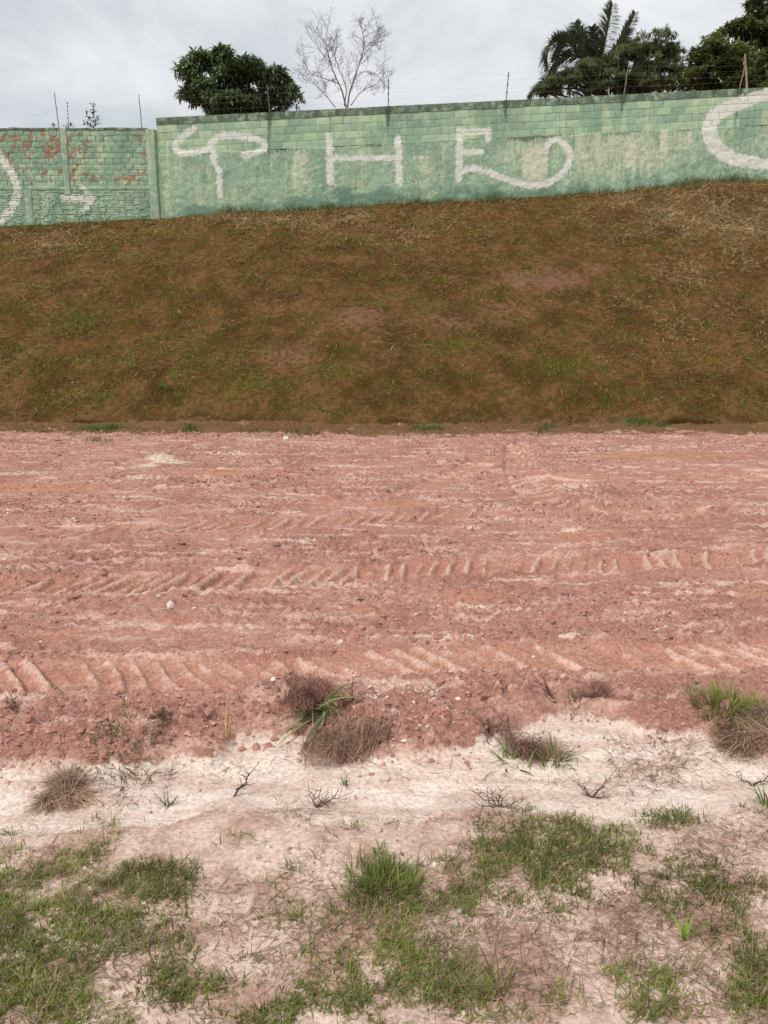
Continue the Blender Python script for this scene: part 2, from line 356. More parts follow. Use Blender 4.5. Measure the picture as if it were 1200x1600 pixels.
GREEN = [(880, 572, 75, 16, 1), (700, 540, 60, 14, .7), (720, 525, 40, 8, .6), (550, 545, 60, 12, .6), (100, 500, 110, 25, .75), (330, 560, 110, 30, .7), (400, 600, 120, 18, .8), (520, 580, 80, 14, .7), (250, 455, 90, 22, .5), (620, 600, 80, 14, .5), (230, 395, 110, 25, .45), (330, 370, 80, 15, .6), (560, 380, 50, 10, .8), (650, 350, 60, 18, .5), (960, 440, 40, 14, .6),
         (60, 575, 100, 40, .5), (700, 470, 40, 10, .4), (120, 625, 160, 22, .5), (430, 640, 160, 15, .5), (830, 345, 60, 14, .4), (1130, 560, 80, 14, .5), (520, 470, 40, 9, .5), (1080, 450, 40, 8, .4)]
DRY = [(1060, 330, 110, 32, 1), (1150, 350, 100, 50, .9), (960, 355, 70, 30, .6), (1080, 430, 90, 30, .55), (640, 365, 140, 25, .4), (480, 345, 150, 20, .45), (60, 385, 110, 20, .5), (1100, 500, 110, 40, .4), (1020, 470, 60, 30, .4)]
bare = blobs(Vx, np.maximum(Vy, 5), BARE, Vz); grn = blobs(Vx, np.maximum(Vy, 5), GREEN, Vz); dry = blobs(Vx, np.maximum(Vy, 5), DRY, Vz)
m = Mat('bank_soil', .97, .05)
a = m.noise(1.3, det=6, rough=.6); b_ = m.noise(7, det=5, rough=.65); f_ = m.noise(34, det=4, rough=.7)
c = m.mix(m.step(a, .36, .62), (.14, .070, .026), (.33, .165, .068))
c = m.mix(m.step(b_, .44, .60, .8), c, (.135, .098, .020))
c = m.mix(m.step(m.math('ADD', m.attr('green'), m.rng(b_, -.5, .5, .25, .75)), .3, .9, .7), c, (.125, .128, .018))
c = m.mix(m.step(m.math('ADD', m.attr('dry'), m.rng(b_, -.6, .4, .25, .75)), .3, .8, .6), c, (.30, .185, .085))
c = m.mix(m.step(m.math('ADD', m.attr('bare'), m.rng(m.noise(8, det=6, rough=.75), -1.1, .75, .25, .75)), .2, .78, .65), c, (.46, .24, .16))
c = m.mix(m.step(f_, .60, .74, .4), c, (.29, .165, .07))
c = m.mix(m.step(f_, .44, .30, .5), c, (.065, .036, .012))  # bump hollows darkened: shadow between the tufts put into the soil colour
bank_o = mesh_np('embankment', np.stack([Vx, Vy, Vz], -1), grid_faces(len(bt), len(bx)),
                 m.done(c, m.bump(f_, .09, .9, m.bump(b_, .16, .8))), dict(bare=bare.ravel(), green=grn.ravel(), dry=dry.ravel()))
tag(bank_o, 'steep brown grassy bank rising to the green walls', kind='structure')

# ------------------------------------------------------------------ letters painted on the walls (metres on the wall plane)
LET = [([(0 - 30, 222), (0, 243), (17, 270), (27, 289), (28, 310), (13, 333), (0, 347), (-30, 360)], 13),
       ([(99, 309), (145, 311)], 11), ([(128, 291), (146, 312), (126, 331)], 8),
       ([(303, 201), (290, 209), (277, 220), (271, 231), (283, 241), (313, 238), (327, 232), (330, 222), (337, 214), (353, 211), (377, 212), (393, 215), (405, 218), (415, 224), (413, 233), (400, 239), (381, 243)], 9.5),
       ([(331, 225), (335, 255), (343, 268), (344, 306)], 9),
       ([(514, 213), (516, 283)], 11), ([(517, 247), (625, 247)], 8.5), ([(622, 216), (624, 284)], 11),
       ([(718, 205), (717, 279)], 11), ([(718, 207), (764, 205), (762, 219)], 9.5), ([(720, 239), (752, 237)], 8.5), ([(722, 268), (735, 262), (760, 268), (790, 280), (817, 288), (837, 292), (867, 282), (883, 267), (892, 247), (890, 233), (877, 221), (866, 218), (855, 226), (851, 238)], 9.5),
       ([(1225, 141), (1200, 147), (1167, 157), (1133, 170), (1112, 184), (1106, 205), (1112, 224), (1130, 241), (1150, 250), (1177, 255), (1200, 257), (1235, 259), (1275, 240), (1290, 205)], 17)]
def wallpt(px, py, Y=WALL_Y): return at(px, py, Y)[..., [0, 2]]
STROKES = []
for pl, w in LET:
    p = np.array(pl, float); q = wallpt(p[:, 0], p[:, 1])
    if len(q) > 4:          # smooth the curved strokes
        t = np.linspace(0, len(q) - 1, len(q) * 3); ti = np.arange(len(q))
        q = np.stack([np.interp(t, ti, q[:, 0]), np.interp(t, ti, q[:, 1])], -1)
        for _ in range(2): q[1:-1] = .25 * q[:-2] + .5 * q[1:-1] + .25 * q[2:]
    STROKES.append((q, w))
def letter_sdf(x, z):
    r = np.full(np.shape(x), 9.0); bx0, bx1, bz0, bz1 = x.min() - .5, x.max() + .5, z.min() - .5, z.max() + .5
    for q, w in STROKES:
        if q[:, 0].max() < bx0 or q[:, 0].min() > bx1 or q[:, 1].max() < bz0 or q[:, 1].min() > bz1: continue
        d, _, _ = polydist(x, z, q); ww = w / 2 * .0182
        if w == 17: ww = ww * (1 + .35 * np.exp(-((x - wallpt(1110, 205)[0]) / .8) ** 2))
        r = np.minimum(r, d - ww)
    return r
POSTS = [421, 607, 791, 974, 1156]
def stain_f(x, z):
    r = np.zeros(np.shape(x))
    for i, px in enumerate(POSTS):
        top = wallpt(px, np.interp(px, [243, 1200], [184, 136])); ln = [1.9, 1.2, 1.1, .75, 1.5][i]
        w = .05 + .10 * np.exp(-(top[1] - z) / .25)
        r = np.maximum(r, np.exp(-((x - top[0] + .04 * (top[1] - z)) / w) ** 2) * np.clip(1.25 - (top[1] - z) / ln, 0, 1))
    return r
def faded_f(x, z):   # pale, worn streaks and patches on the render
    px, py = proj(x, np.full_like(x, WALL_Y), z); r = np.zeros(np.shape(x))
    for (cx, cy, rx, ry, w) in [(835, 257, 20, 26, 1.5), (1037, 220, 8, 30, .8), (985, 240, 12, 32, .7), (470, 265, 18, 40, .6), (270, 290, 20, 40, .35), (300, 275, 25, 30, .4), (665, 262, 22, 40, .45), (935, 230, 10, 40, .5), (1075, 215, 10, 30, .5), (545, 285, 14, 12, .4), (910, 250, 10, 35, .45), (790, 240, 20, 30, .4)]:
        r = np.maximum(r, w * np.exp(-(np.abs((px - cx) / rx) ** 3 + np.abs((py - cy) / ry) ** 3)))
    return r

def wall_mat(name, kind):
    m = Mat(name, .92, .08); p = m.pos()
    n1 = m.noise(.9, det=5); n2 = m.noise(5.5, det=6, rough=.65); n3 = m.noise(30, det=4, rough=.7)
    vs = m.noise(2.2, m.scale(p, (1.6, 1, .28)), det=5, rough=.6)
    c = m.mix(m.step(n1, .35, .65), (.27, .42, .295), (.36, .515, .365))
    c = m.mix(m.step(vs, .48, .68, .8), c, (.53, .62, .40))
    c = m.mix(m.step(n2, .54, .70, .45), c, (.25, .38, .29))
    if kind == 'render':
        c = m.mix(m.step(n2, .47, .33, .6), c, (.56, .66, .47))
        c = m.mix(m.step(m.math('ADD', m.attr('cream'), m.rng(m.noise(6, m.scale(p, (1.5, 1, .3)), det=6, rough=.75), -1.1, .55, .25, .75)), .3, .60, .8), c, (.58, .63, .46))
        c = m.mix(m.step(m.noise(17, det=6, rough=.8), .52, .66, .75), c, (.14, .22, .16))
        c = m.mix(m.step(m.noise(4, m.scale(p, (2.2, 1, .22), (3, 0, 1)), det=6, rough=.7), .55, .70, .65), c, (.15, .235, .18))
        damp = m.math('ADD', m.attr('damp'), m.rng(m.noise(1.7, det=6, rough=.65), -.55, .55, .25, .75))
        c = m.mix(m.step(damp, .35, .85, .8), c, (.14, .25, .185))
        c = m.mix(m.step(m.math('ADD', m.attr('faded'), m.rng(n2, -.4, .4, .25, .75)), .3, .75, .75), c, (.70, .72, .55))
        c = m.mix(m.step(m.noise(9, m.scale(p, (1, 1, .35)), det=5, rough=.7), .60, .74, .6), c, (.13, .20, .13))
        c = m.mix(m.step(m.math('ADD', m.attr('crack'), m.rng(m.noise(11, m.scale(p, (1.6, 1, .45)), det=6, rough=.8), -.9, .55, .25, .75)), .42, .66, .8), c, (.11, .13, .095))
    else:
        c = m.mix(m.step(m.noise(5, m.scale(p, (2.0, 1, .25), (6, 0, 2)), det=6, rough=.7), .54, .70, .6), c, (.16, .24, .18))
        c = m.mul(c, m.rng(m.rnd(), .90, 1.14))
        c = m.mix(m.math('MULTIPLY', m.step(m.rnd(), .55, .9), .45), c, (.50, .64, .40))
    if kind == 'cap':
        c = m.mix(m.step(n2, .28, .58, .9), c, (.12, .15, .115))
        c = m.mix(m.step(vs, .5, .62, .6), c, (.065, .08, .06))
    if kind == 'brick':
        ex = m.math('ADD', m.rng(m.rnd(), -.10, .16), m.math('ADD', m.rng(m.noise(.8, det=3), -.12, .12, .3, .7), n2))
        c = m.mix(m.step(ex, .57, .66, .85), c, m.mix(m.step(n3, .4, .6), (.39, .20, .13), (.31, .135, .085)))
        c = m.mix(m.step(m.noise(3.5, det=6, rough=.7), .52, .66, .6), c, (.17, .20, .15))
    st = m.math('ADD', m.attr('stain'), m.rng(m.noise(8, det=5, rough=.7), -.45, .35, .25, .75))
    c = m.mix(m.step(st, .3, .8, .8), c, (.07, .085, .065))
    pn = m.math('ADD', m.attr('paint'), m.rng(m.noise(11, det=6, rough=.8), -.10, .10, .25, .75))
    pm = m.step(pn, .015, -.012)
    wear = m.math('MULTIPLY', m.step(m.noise(26, det=5, rough=.75), .36, .44), m.rng(m.noise(3, m.scale(p, (1, 1, 3)), det=5, rough=.7), .45, 1.0, .3, .5))
    c = m.mix(m.math('MULTIPLY', pm, m.rng(wear, .35, .95)), c, m.mix(m.step(n2, .3, .7), (.70, .72, .64), (.83, .85, .79)))
    c = m.mul(c, m.rng(n3, .80, 1.2, .3, .7))
    return m.done(c, m.bump(n3, .02 if kind == 'render' else .008, .8, m.bump(n2, .03 if kind == 'render' else .01, .6)))
MR, MB, MC, MK = wall_mat('green_rough_render', 'render'), wall_mat('green_painted_block', 'block'), wall_mat('dirty_cap_block', 'cap'), wall_mat('green_worn_brick', 'brick')
mm = Mat('mortar', .95, .05); MO = mm.done(mm.mix(mm.step(mm.noise(6, det=5), .35, .65), (.25, .37, .255), (.34, .485, .34)))

# right wall: local x along the sloping courses, local z up, origin at its top left corner
p0, p1 = wallpt(243, 184), wallpt(1200, 136)
ud = (p1 - p0) / np.linalg.norm(p1 - p0); ang = math.atan2(ud[1], ud[0]); vd = np.array([-ud[1], ud[0]])
RL = 23.0; RH = 3.5
wall_r = empty('painted_block_wall', (p0[0], WALL_Y, p0[1]), 'long green block wall with big white letters, courses rising to the right', 'wall')
wall_r.rotation_euler = (0, -ang, 0)
def w2(u, v): return p0[0] + u * ud[0] + v * vd[0], p0[1] + u * ud[1] + v * vd[1]
COURSE = .2; NC = 5
# rendered lower face: a thick slab with a rough front
us = np.arange(0, RL + .001, .0275); vs_ = np.arange(-RH, -COURSE * NC + .001, .0275)
U, Vv = np.meshgrid(us, vs_); wx, wz = w2(U, Vv)
rel = .022 * fbm(U * 1.3, Vv * 1.6, 201, 3) + .016 * fbm(U * 7, Vv * 9, 202, 4) + .011 * np.abs(fbm(U * 16, Vv * 22, 203, 2))
rel = rel + .018
base_z = np.interp(wx, _b[:, 0], _b[:, 2])
damp = np.clip(1.0 - (wz - base_z) / .75, 0, 1) * (.65 + .5 * fbm(wx * .6, wz, 206, 3))
damp = np.maximum(damp, .5 * blobs(wx, np.full_like(wx, WALL_Y), [(1090, 262, 50, 14, 1), (330, 290, 60, 40, .8), (450, 285, 40, 30, .6), (600, 280, 60, 18, .7)], wz))
crack = np.exp(-((Vv + COURSE * NC + .05 + .06 * fbm(U * 1.5, U * 0, 207, 4)) / .05) ** 2) * (.55 + .6 * fbm(U * .8, U * 0 + 5, 208, 3)) + \
    np.clip(blobs(wx, np.full_like(wx, WALL_Y), [(820, 215, 30, 22, .75), (930, 205, 50, 14, .55), (850, 207, 60, 8, .6), (560, 215, 80, 8, .45), (1140, 262, 30, 12, .6)], wz), 0, 1)
ragged = .05 + .07 * fbm(us * 1.1, us * 0 + 2, 212, 4); Vtop = Vv + ragged[None] * sst(-COURSE * NC - .4, -COURSE * NC, Vv)
rel[-1] = -.01; wx, wz = w2(U, Vtop)
V1 = np.stack([U, -rel, Vtop], -1).reshape(-1, 3); F1 = grid_faces(len(vs_), len(us))
at1 = dict(paint=letter_sdf(wx, wz).ravel(), stain=stain_f(wx, wz).ravel(), faded=faded_f(wx, wz).ravel(), damp=damp.ravel(), cream=blobs(wx, np.full_like(wx, WALL_Y), [(960, 240, 140, 50, 1), (830, 240, 60, 50, .8), (1060, 220, 50, 40, .8), (440, 240, 60, 40, .5), (660, 260, 50, 50, .5), (1180, 230, 40, 30, .6), (280, 270, 40, 40, .4)], wz).ravel(), crack=np.clip(crack, 0, 1).ravel())
nV = len(V1)   # back of the slab
box = np.array([[0, .2, -RH], [RL, .2, -RH], [RL, .2, -COURSE * NC], [0, .2, -COURSE * NC], [0, .012, -RH], [RL, .012, -RH], [RL, .012, -COURSE * NC], [0, .012, -COURSE * NC]])
bf = np.array([[0, 3, 2, 1], [4, 0, 1, 5], [7, 6, 2, 3], [4, 7, 3, 0], [5, 1, 2, 6]]) + nV
r_ = mesh_np('rough_render', np.concatenate([V1, box]), np.concatenate([F1, bf]), MR, {k: np.concatenate([v, np.full(8, 9.0 if k == 'paint' else 0)]) for k, v in at1.items()}, parent=wall_r)
# mortar core behind the block courses
def box_mesh(x0, x1, y0, y1, z0, z1):
    v = [(x, y, z) for x in (x0, x1) for y in (y0, y1) for z in (z0, z1)]
    f = [(0, 1, 3, 2), (4, 6, 7, 5), (0, 4, 5, 1), (2, 3, 7, 6), (0, 2, 6, 4), (1, 5, 7, 3)]
    return np.array(v, float), np.array(f)
V_, F_ = box_mesh(.004, RL - .004, .011, .19, -COURSE * NC + .003, -.012)
mesh_np('mortar_core', V_, F_, MO, dict(paint=np.full(8, 9.), stain=np.zeros(8)), False, wall_r)
# blocks, each its own part
def block_data(name, L, H, D, mat, nx=6, nz=3, bev=.004, seed=0, attrs=None):
    """front grid with chipped, rounded rim + sides; about 60 faces or fewer"""
    r = np.random.default_rng(seed)
    gx = np.linspace(0, L, nx + 1); gz = np.linspace(0, H, nz + 1); GX, GZ = np.meshgrid(gx, gz); gy = r.normal(0, .0015, GX.shape)
    rim = (GX == 0) | (GX == L) | (GZ == 0) | (GZ == H); gy = gy + np.where(rim, bev, 0)
    GX = GX + np.where((GX > 0) & (GX < L), 0, r.normal(0, .002, GX.shape)); GZ = GZ + np.where((GZ > 0) & (GZ < H), 0, r.normal(0, .002, GZ.shape))
    Vf = np.stack([GX, gy, GZ], -1).reshape(-1, 3); n = len(Vf)
    Vb = np.array([[0, D, 0], [L, D, 0], [L, D, H], [0, D, H]]); c0, c1, c2, c3 = 0, nx, (nz + 1) * (nx + 1) - 1, nz * (nx + 1)
    F = np.concatenate([grid_faces(nz + 1, nx + 1), [[n, n + 1, c1, c0], [c3, c2, n + 2, n + 3], [n, c0, c3, n + 3], [c1, n + 1, n + 2, c2]]])
    V = np.concatenate([Vf, Vb])
    return V, F
variants = {}
def shared(L, H, D, mat, k):
    key = (round(L, 3), H, mat.name, k)
    if key not in variants:
        V, F = block_data('block', L, H, D, mat, 3, 2, seed=k + 11)
        variants[key] = mesh_np('block', V, F, mat, dict(paint=np.full(len(V), 9.), stain=np.zeros(len(V))), False, data_only=True)
    return variants[key]
BL = .40; nb_ = 0
for row in range(NC):
    u = -BL / 2 if row % 2 else 0.0
    top = -row * COURSE; mat = MC if row == 0 else MB
    while u < RL - .05:
        x0 = max(u, 0) + .004; x1 = min(u + BL, RL) - .004; L_ = round(x1 - x0, 3)
        if L_ > .05:
            H_ = COURSE - .009; z0 = top - COURSE + .004 + random.gauss(0, .0012)
            V, F = block_data('block', L_, H_, .19, mat, seed=nb_)
            ax, az = w2(V[:, 0] + x0, V[:, 2] + z0); sd_ = letter_sdf(ax, az); sn = stain_f(ax, az)
            if sd_.min() < .12 or sn.max() > .15:
                me = mesh_np('block', V, F, mat, dict(paint=sd_, stain=sn), False, data_only=True)
            else: me = shared(L_, H_, .19, mat, nb_ % 5)
            o = bpy.data.objects.new('block', me); link(o, wall_r)
            o.location = (x0, random.gauss(0, .0025) - (.012 if row == 0 else 0), z0); nb_ += 1
        u += BL

# left wall: worn brick bays between pilasters, thin courses below a tie beam
LY = WALL_Y + .10
ltop = float(wallpt(120, 201.5, LY)[1]); lx1 = p0[0] + .0; lx0 = -20.0
wall_l = empty('worn_brick_wall', (lx1, LY, ltop), 'lower green brick wall with exposed orange bricks and a white arrow', 'wall')
def lw(px, py): 
    q = wallpt(px, py, LY); return float(q[0] - lx1), float(q[1] - ltop)
def attr_for(V, ox=0, oy=0, oz=0):
    ax = V[:, 0] + ox + lx1; az = V[:, 2] + oz + ltop
    f = WALL_Y / LY      # same plane as the survey of the letters
    return dict(paint=letter_sdf(ax * f, CAM_H + (az - CAM_H) * f), stain=np.clip(.45 - (-(az - ltop)) / .5, 0, 1) * (.6 + .6 * vn(ax * 2.3, az * 0, 3)))
beam_z = lw(100, 291)[1]
V_, F_ = box_mesh(lx0 - lx1, .6, .022, .2, -4.2, -.02); mesh_np('mortar_core', V_, F_, MO, dict(paint=np.full(8, 9.), stain=np.zeros(8)), False, wall_l)
BWd, BHt = .235, .145; rows = int((-beam_z - .03) / BHt); bh = (-beam_z - .03) / rows
pil = [(lw(101, 240)[0], .20), (lw(237, 240)[0], .26)]
nbk = 0; far_acc_V = []; far_acc_F = []; fo = 0
holes = {(rows - 1, 4), (rows - 1, 11), (3, 16)}
xl = lw(-62, 240)[0]
bay_edges = [xl, pil[0][0] - .1, pil[0][0] + .1, pil[1][0] - .13]
for row in range(rows):
    for bi, (b0, b1) in enumerate([(bay_edges[0], bay_edges[1]), (bay_edges[2], bay_edges[3])]):
        u = b0 - (BWd / 2 if row % 2 else 0); k = 0
        while u < b1 - .02:
            x0 = max(u, b0) + .006; x1 = min(u + BWd, b1) - .006; u += BWd * random.uniform(.97, 1.03); k += 1
            if x1 - x0 < .04: continue
            z0 = -.03 - (row + 1) * bh + .004
            V, F = block_data('brick', x1 - x0, bh - .010, .09, MK, 3, 2, .008, seed=nbk + 500)
            A = attr_for(V, x0, 0, z0)
            o = bpy.data.objects.new('brick', mesh_np('brick', V, F, MK, A, False, data_only=True)); link(o, wall_l)
            o.location = (x0, random.gauss(0, .004) + (.05 if (row, k) in holes or random.random() < .012 else 0), z0 + random.gauss(0, .003))
            o.rotation_euler = (random.gauss(0, .02), random.gauss(0, .008), random.gauss(0, .015)); nbk += 1
def brick_field(name, x0, x1, ztop_, zbot, bw, bhh, gap, jig, seed, mat):
    r = np.random.default_rng(seed); VV = []; FF = []; AP = []; AS = []; n = 0; z = ztop_; row = 0
    while z - bhh > zbot:
        u = x0 - (bw / 2 if row % 2 else 0)
        while u < x1 - .02:
            a, b = max(u, x0) + gap, min(u + bw, x1) - gap; u += bw * r.uniform(.8, 1.2)
            if b - a < .03: continue
            V, F = block_data('b', b - a, bhh - gap * 2, .08, mat, 1, 1, .0, seed=int(r.integers(1e6)))
            V = V + np.array([a, r.normal(0, jig), z - bhh + gap + r.normal(0, .004)]); V[:4, 1] += r.normal(0, jig * .6, 4); V[:4, 2] += r.normal(0, .006, 4)
            A = attr_for(V); VV.append(V); FF.append(F + n); n += len(V); AP.append(A['paint']); AS.append(A['stain'] * 0)
        z -= bhh; row += 1
    o = mesh_np(name, np.concatenate(VV), np.concatenate(FF), mat, dict(paint=np.concatenate(AP), stain=np.concatenate(AS)), False, wall_l); o['kind'] = 'stuff'; return o
brick_field('thin_brick', xl, -.27, beam_z - .12, -3.7, .21, .066, .004, .007, 5, MR)
brick_field('brick', lx0 - lx1, xl - .02, -.03, -3.7, .235, .15, .006, .005, 6, MK)
def pillar(name, xc, w, z0, z1, y0, seed, parent, mat=MR):
    nz = max(6, int((z1 - z0) / .05)); nx = 5; th = np.linspace(0, 1, nx)
    gz = np.linspace(z0, z1, nz); GX, GZ = np.meshgrid(xc - w / 2 + w * th, gz)
    gy = y0 + .012 * fbm(GX * 9, GZ * 6, seed, 3) + .01 * np.array([1, 0, 0, 0, 1])[None]
    Vf = np.stack([GX + .008 * fbm(GX * 3, GZ * 7, seed + 1, 2), gy, GZ], -1).reshape(-1, 3); n = len(Vf)
    Vb = np.array([[xc - w / 2, .1, z0], [xc + w / 2, .1, z0], [xc + w / 2, .1, z1], [xc - w / 2, .1, z1]])
    Ls = np.arange(nz) * nx; Rs = Ls + nx - 1
    bl = Vf[Ls] * [1, 0, 1] + [0, .1, 0]; br = Vf[Rs] * [1, 0, 1] + [0, .1, 0]; V = np.concatenate([Vf, bl, br])
    F = [grid_faces(nz, nx), np.stack([n + np.arange(nz - 1), Ls[:-1], Ls[1:], n + 1 + np.arange(nz - 1)], -1),
         np.stack([Rs[:-1], n + nz + np.arange(nz - 1), n + nz + 1 + np.arange(nz - 1), Rs[1:]], -1)]
    t0 = Ls[-1]; F.append(np.array([[t0, t0 + nx - 1, n + 2 * nz - 1, n + nz - 1]]))
    F = np.concatenate(F); A = attr_for(V); A['faded'] = np.full(len(V), .35); A['damp'] = np.zeros(len(V)); A['cream'] = np.full(len(V), .3); A['crack'] = np.zeros(len(V)); A['stain'] = A['stain'] * .8
    return mesh_np(name, V, F, mat, A, True, parent)
pillar('pilaster', pil[0][0], .19, beam_z - .22, .03, -.018, 301, wall_l)
pillar('pilaster', pil[1][0], .27, -4.0, -.01, -.03, 311, wall_l)
pillar('pilaster', lw(45, 320)[0], .22, -4.0, beam_z - .1, -.02, 321, wall_l)
# tie beam, with a broken edge
gu = np.arange(xl, -.27, .05); prof = np.array([[.06, .0], [-.006, -.005], [-.014, -.03], [-.012, -.09], [.005, -.115], [.06, -.12]])
GU = np.repeat(gu[:, None], len(prof), 1)
GY = prof[None, :, 0] + .014 * fbm(GU * 5, prof[None, :, 1] * 30, 331, 3) + .03 * np.clip(fbm(GU * 1.4, GU * 0, 332, 3), 0, 1); GZ = beam_z + prof[None, :, 1] + .012 * fbm(GU * 3, GU * 0, 333, 3)
V = np.stack([GU, GY, GZ], -1).reshape(-1, 3); A = attr_for(V); A['stain'] = A['stain'] * 0; A.update(faded=np.full(len(V), .3), damp=np.zeros(len(V)), crack=np.repeat(np.clip(fbm(gu * 1.2, gu * 0, 334, 3), 0, 1)[:, None], len(prof), 1).ravel())
mesh_np('tie_beam', V, grid_faces(len(gu), len(prof)), MR, A, True, wall_l)
# coping of flat bricks, one by one
u = xl; k = 0
while u < -.28:
    L_ = .30 * random.uniform(.9, 1.1); L_ = min(L_, -.275 - u)
    V, F = block_data('coping_brick', L_ - .012, .055, .2, MC, 3, 1, .008, seed=900 + k)
    A = attr_for(V, u, 0, 0); A['stain'] = np.full(len(V), .35)
    o = bpy.data.objects.new('coping_brick', mesh_np('coping_brick', V, F, MC, A, False, data_only=True)); link(o, wall_l)
    o.location = (u, -.02 + random.gauss(0, .006), -.027 + random.gauss(0, .004)); o.rotation_euler = (0, random.gauss(0, .01), 0); u += L_; k += 1

# ------------------------------------------------------------------ rods and wires on the walls
def rod(name, pa, pb, Y, r, col, label, cat='post', extra=None, group='fence rods on the walls'):
    A_ = at(*pa, Y); B_ = at(*pb, Y + .02); root = empty(name, A_, label, cat, group)
    acc = Acc(); t = np.linspace(0, 1, 7)[:, None]; pts = A_ + (B_ - A_) * t; pts[1:-1] += rng.normal(0, .006, (5, 3))
    pts = np.concatenate([[pts[0] - [0, 0, .12]], pts]); tube(acc, pts, np.full(8, r), 6, col)
    acc.build('shaft', METAL, root, True, A_)
    if extra: extra(root, A_, B_)
    return root, A_, B_
def insulators(n, col=(.05, .05, .05), rr=.022):
    def f(root, A_, B_):
        for k in range(n):
            p = A_ + (B_ - A_) * ((k + .8) / (n + .3)); acc = Acc(); ax = (B_ - A_) / np.linalg.norm(B_ - A_)
            tube(acc, [p - ax * .025, p - ax * .012, p + ax * .012, p + ax * .025], [rr * .6, rr, rr, rr * .6], 6, col)
            acc.build('insulator', METAL, root, True, A_)
    return f
GREY = (.16, .15, .14)
RODS = []
RODS.append(rod('fence_rod', (92, 199), (85, 145), LY + .1, .014, GREY, 'tall thin grey rod leaning left, leftmost on the brick wall'))
RODS.append(rod('striped_rod', (107, 195), (105, 158), LY + .08, .011, (.42, .41, .39), 'short rod striped black and white on the brick pilaster', extra=insulators(6, (.02, .02, .02), .016)))
RODS.append(rod('fence_rod', (222, 202), (217, 148), LY + .1, .013, GREY, 'thin grey rod beside the step between the two walls'))
RODS.append(rod('fence_rod', (422, 178), (417, 133), WALL_Y + .1, .013, GREY, 'thin rod in front of the round dense tree', extra=insulators(3)))
RODS.append(rod('fence_rod', (607, 165), (607, 122), WALL_Y + .1, .012, (.08, .08, .08), 'thin dark rod just right of the bare tree', extra=insulators(4)))
RODS.append(rod('fence_rod', (791, 155), (795, 112), WALL_Y + .1, .013, (.12, .11, .10), 'thin dark rod against open sky left of the palm', extra=insulators(3)))
RODS.append(rod('fence_rod', (975, 147), (983, 99), WALL_Y + .1, .016, (.24, .20, .15), 'brownish rod in front of the wispy tree', extra=insulators(3)))
def stub(root, A_, B_):
    q0, q1 = at(1167, 134, WALL_Y + .12), at(1164, 84, WALL_Y + .14); acc = Acc()
    t = np.linspace(0, 1, 6)[:, None]; tube(acc, np.concatenate([[q0 - [0, 0, .12]], q0 + (q1 - q0) * t]), [.032, .032, .03, .03, .026, .02, .012], 6, (.40, .29, .18))
    acc.build('wooden_stake', BARK, root, True, A_)
    acc = Acc(); q = q0 + (q1 - q0) * .72; tube(acc, [q + [-.05, -.02, -.06], q + [-.055, -.03, 0], q + [-.03, -.02, .07]], [.02, .035, .02], 6, (.3, .22, .15)); acc.build('lashing', BARK, root, True, A_)
RODS.append(rod('propped_stake', (1156, 136), (1165, 100), WALL_Y + .1, .016, (.26, .22, .17), 'pair of lashed wooden stakes near the right end of the wall', extra=stub))
names = ['lowest', 'second lowest', 'second highest', 'highest']
ends = [r for r in RODS[3:]]
for k, fr in enumerate((.25, .48, .70, .92)):
    acc = Acc(); P = [at(255, 183 - 43 * fr, WALL_Y + .1)] + [a_ + (b_ - a_) * fr for _, a_, b_ in ends] + [at(1420, 124 - 43 * fr, WALL_Y + .1)]
    pts = []
    for q0, q1 in zip(P[:-1], P[1:]):
        for t in np.linspace(0, 1, 9)[:-1]: pts.append(q0 + (q1 - q0) * t - np.array([0, 0, .10 * t * (1 - t)]))
    pts.append(P[-1]); tube(acc, np.array(pts), .0009, 4, (.35, .35, .35))
    o = acc.build('fence_wire', METAL); tag(o, f'{names[k]} of four thin wires strung along rods above the long wall', 'wire', 'fence wires')

# ------------------------------------------------------------------ trees behind the walls
def bark_k(): return np.array([.07, .055, .042]) * random.uniform(.8, 1.2)
def ground_z(x, y): return float(np.interp(x, _b[:, 0], _b[:, 2])) + .02
def rosettes(cent, axis, nleaf, L, Wd, droop, col, colvar, up=.3, seed=0):
    r = np.random.default_rng(seed); n = len(cent); P = np.repeat(cent, nleaf, 0); N_ = n * nleaf
    hd = r.uniform(0, 2 * np.pi, N_); el = r.normal(up, .45, N_)
    cv = 1 + colvar * (2 * _h(axis, axis * 0, 5) - 1) * 1.3 + colvar * .4 * r.normal(0, 1, n)
    K = np.asarray(col)[None] * cv.clip(.35, 2.2)[:, None].repeat(nleaf, 0) * (1 + .18 * r.normal(0, 1, (N_, 1))).clip(.5, 1.6)
    return blades(P, hd, L * r.uniform(.7, 1.25, N_), Wd * r.uniform(.8, 1.2, N_), el, droop * r.uniform(.6, 1.3, N_), K, 2, mid=True)
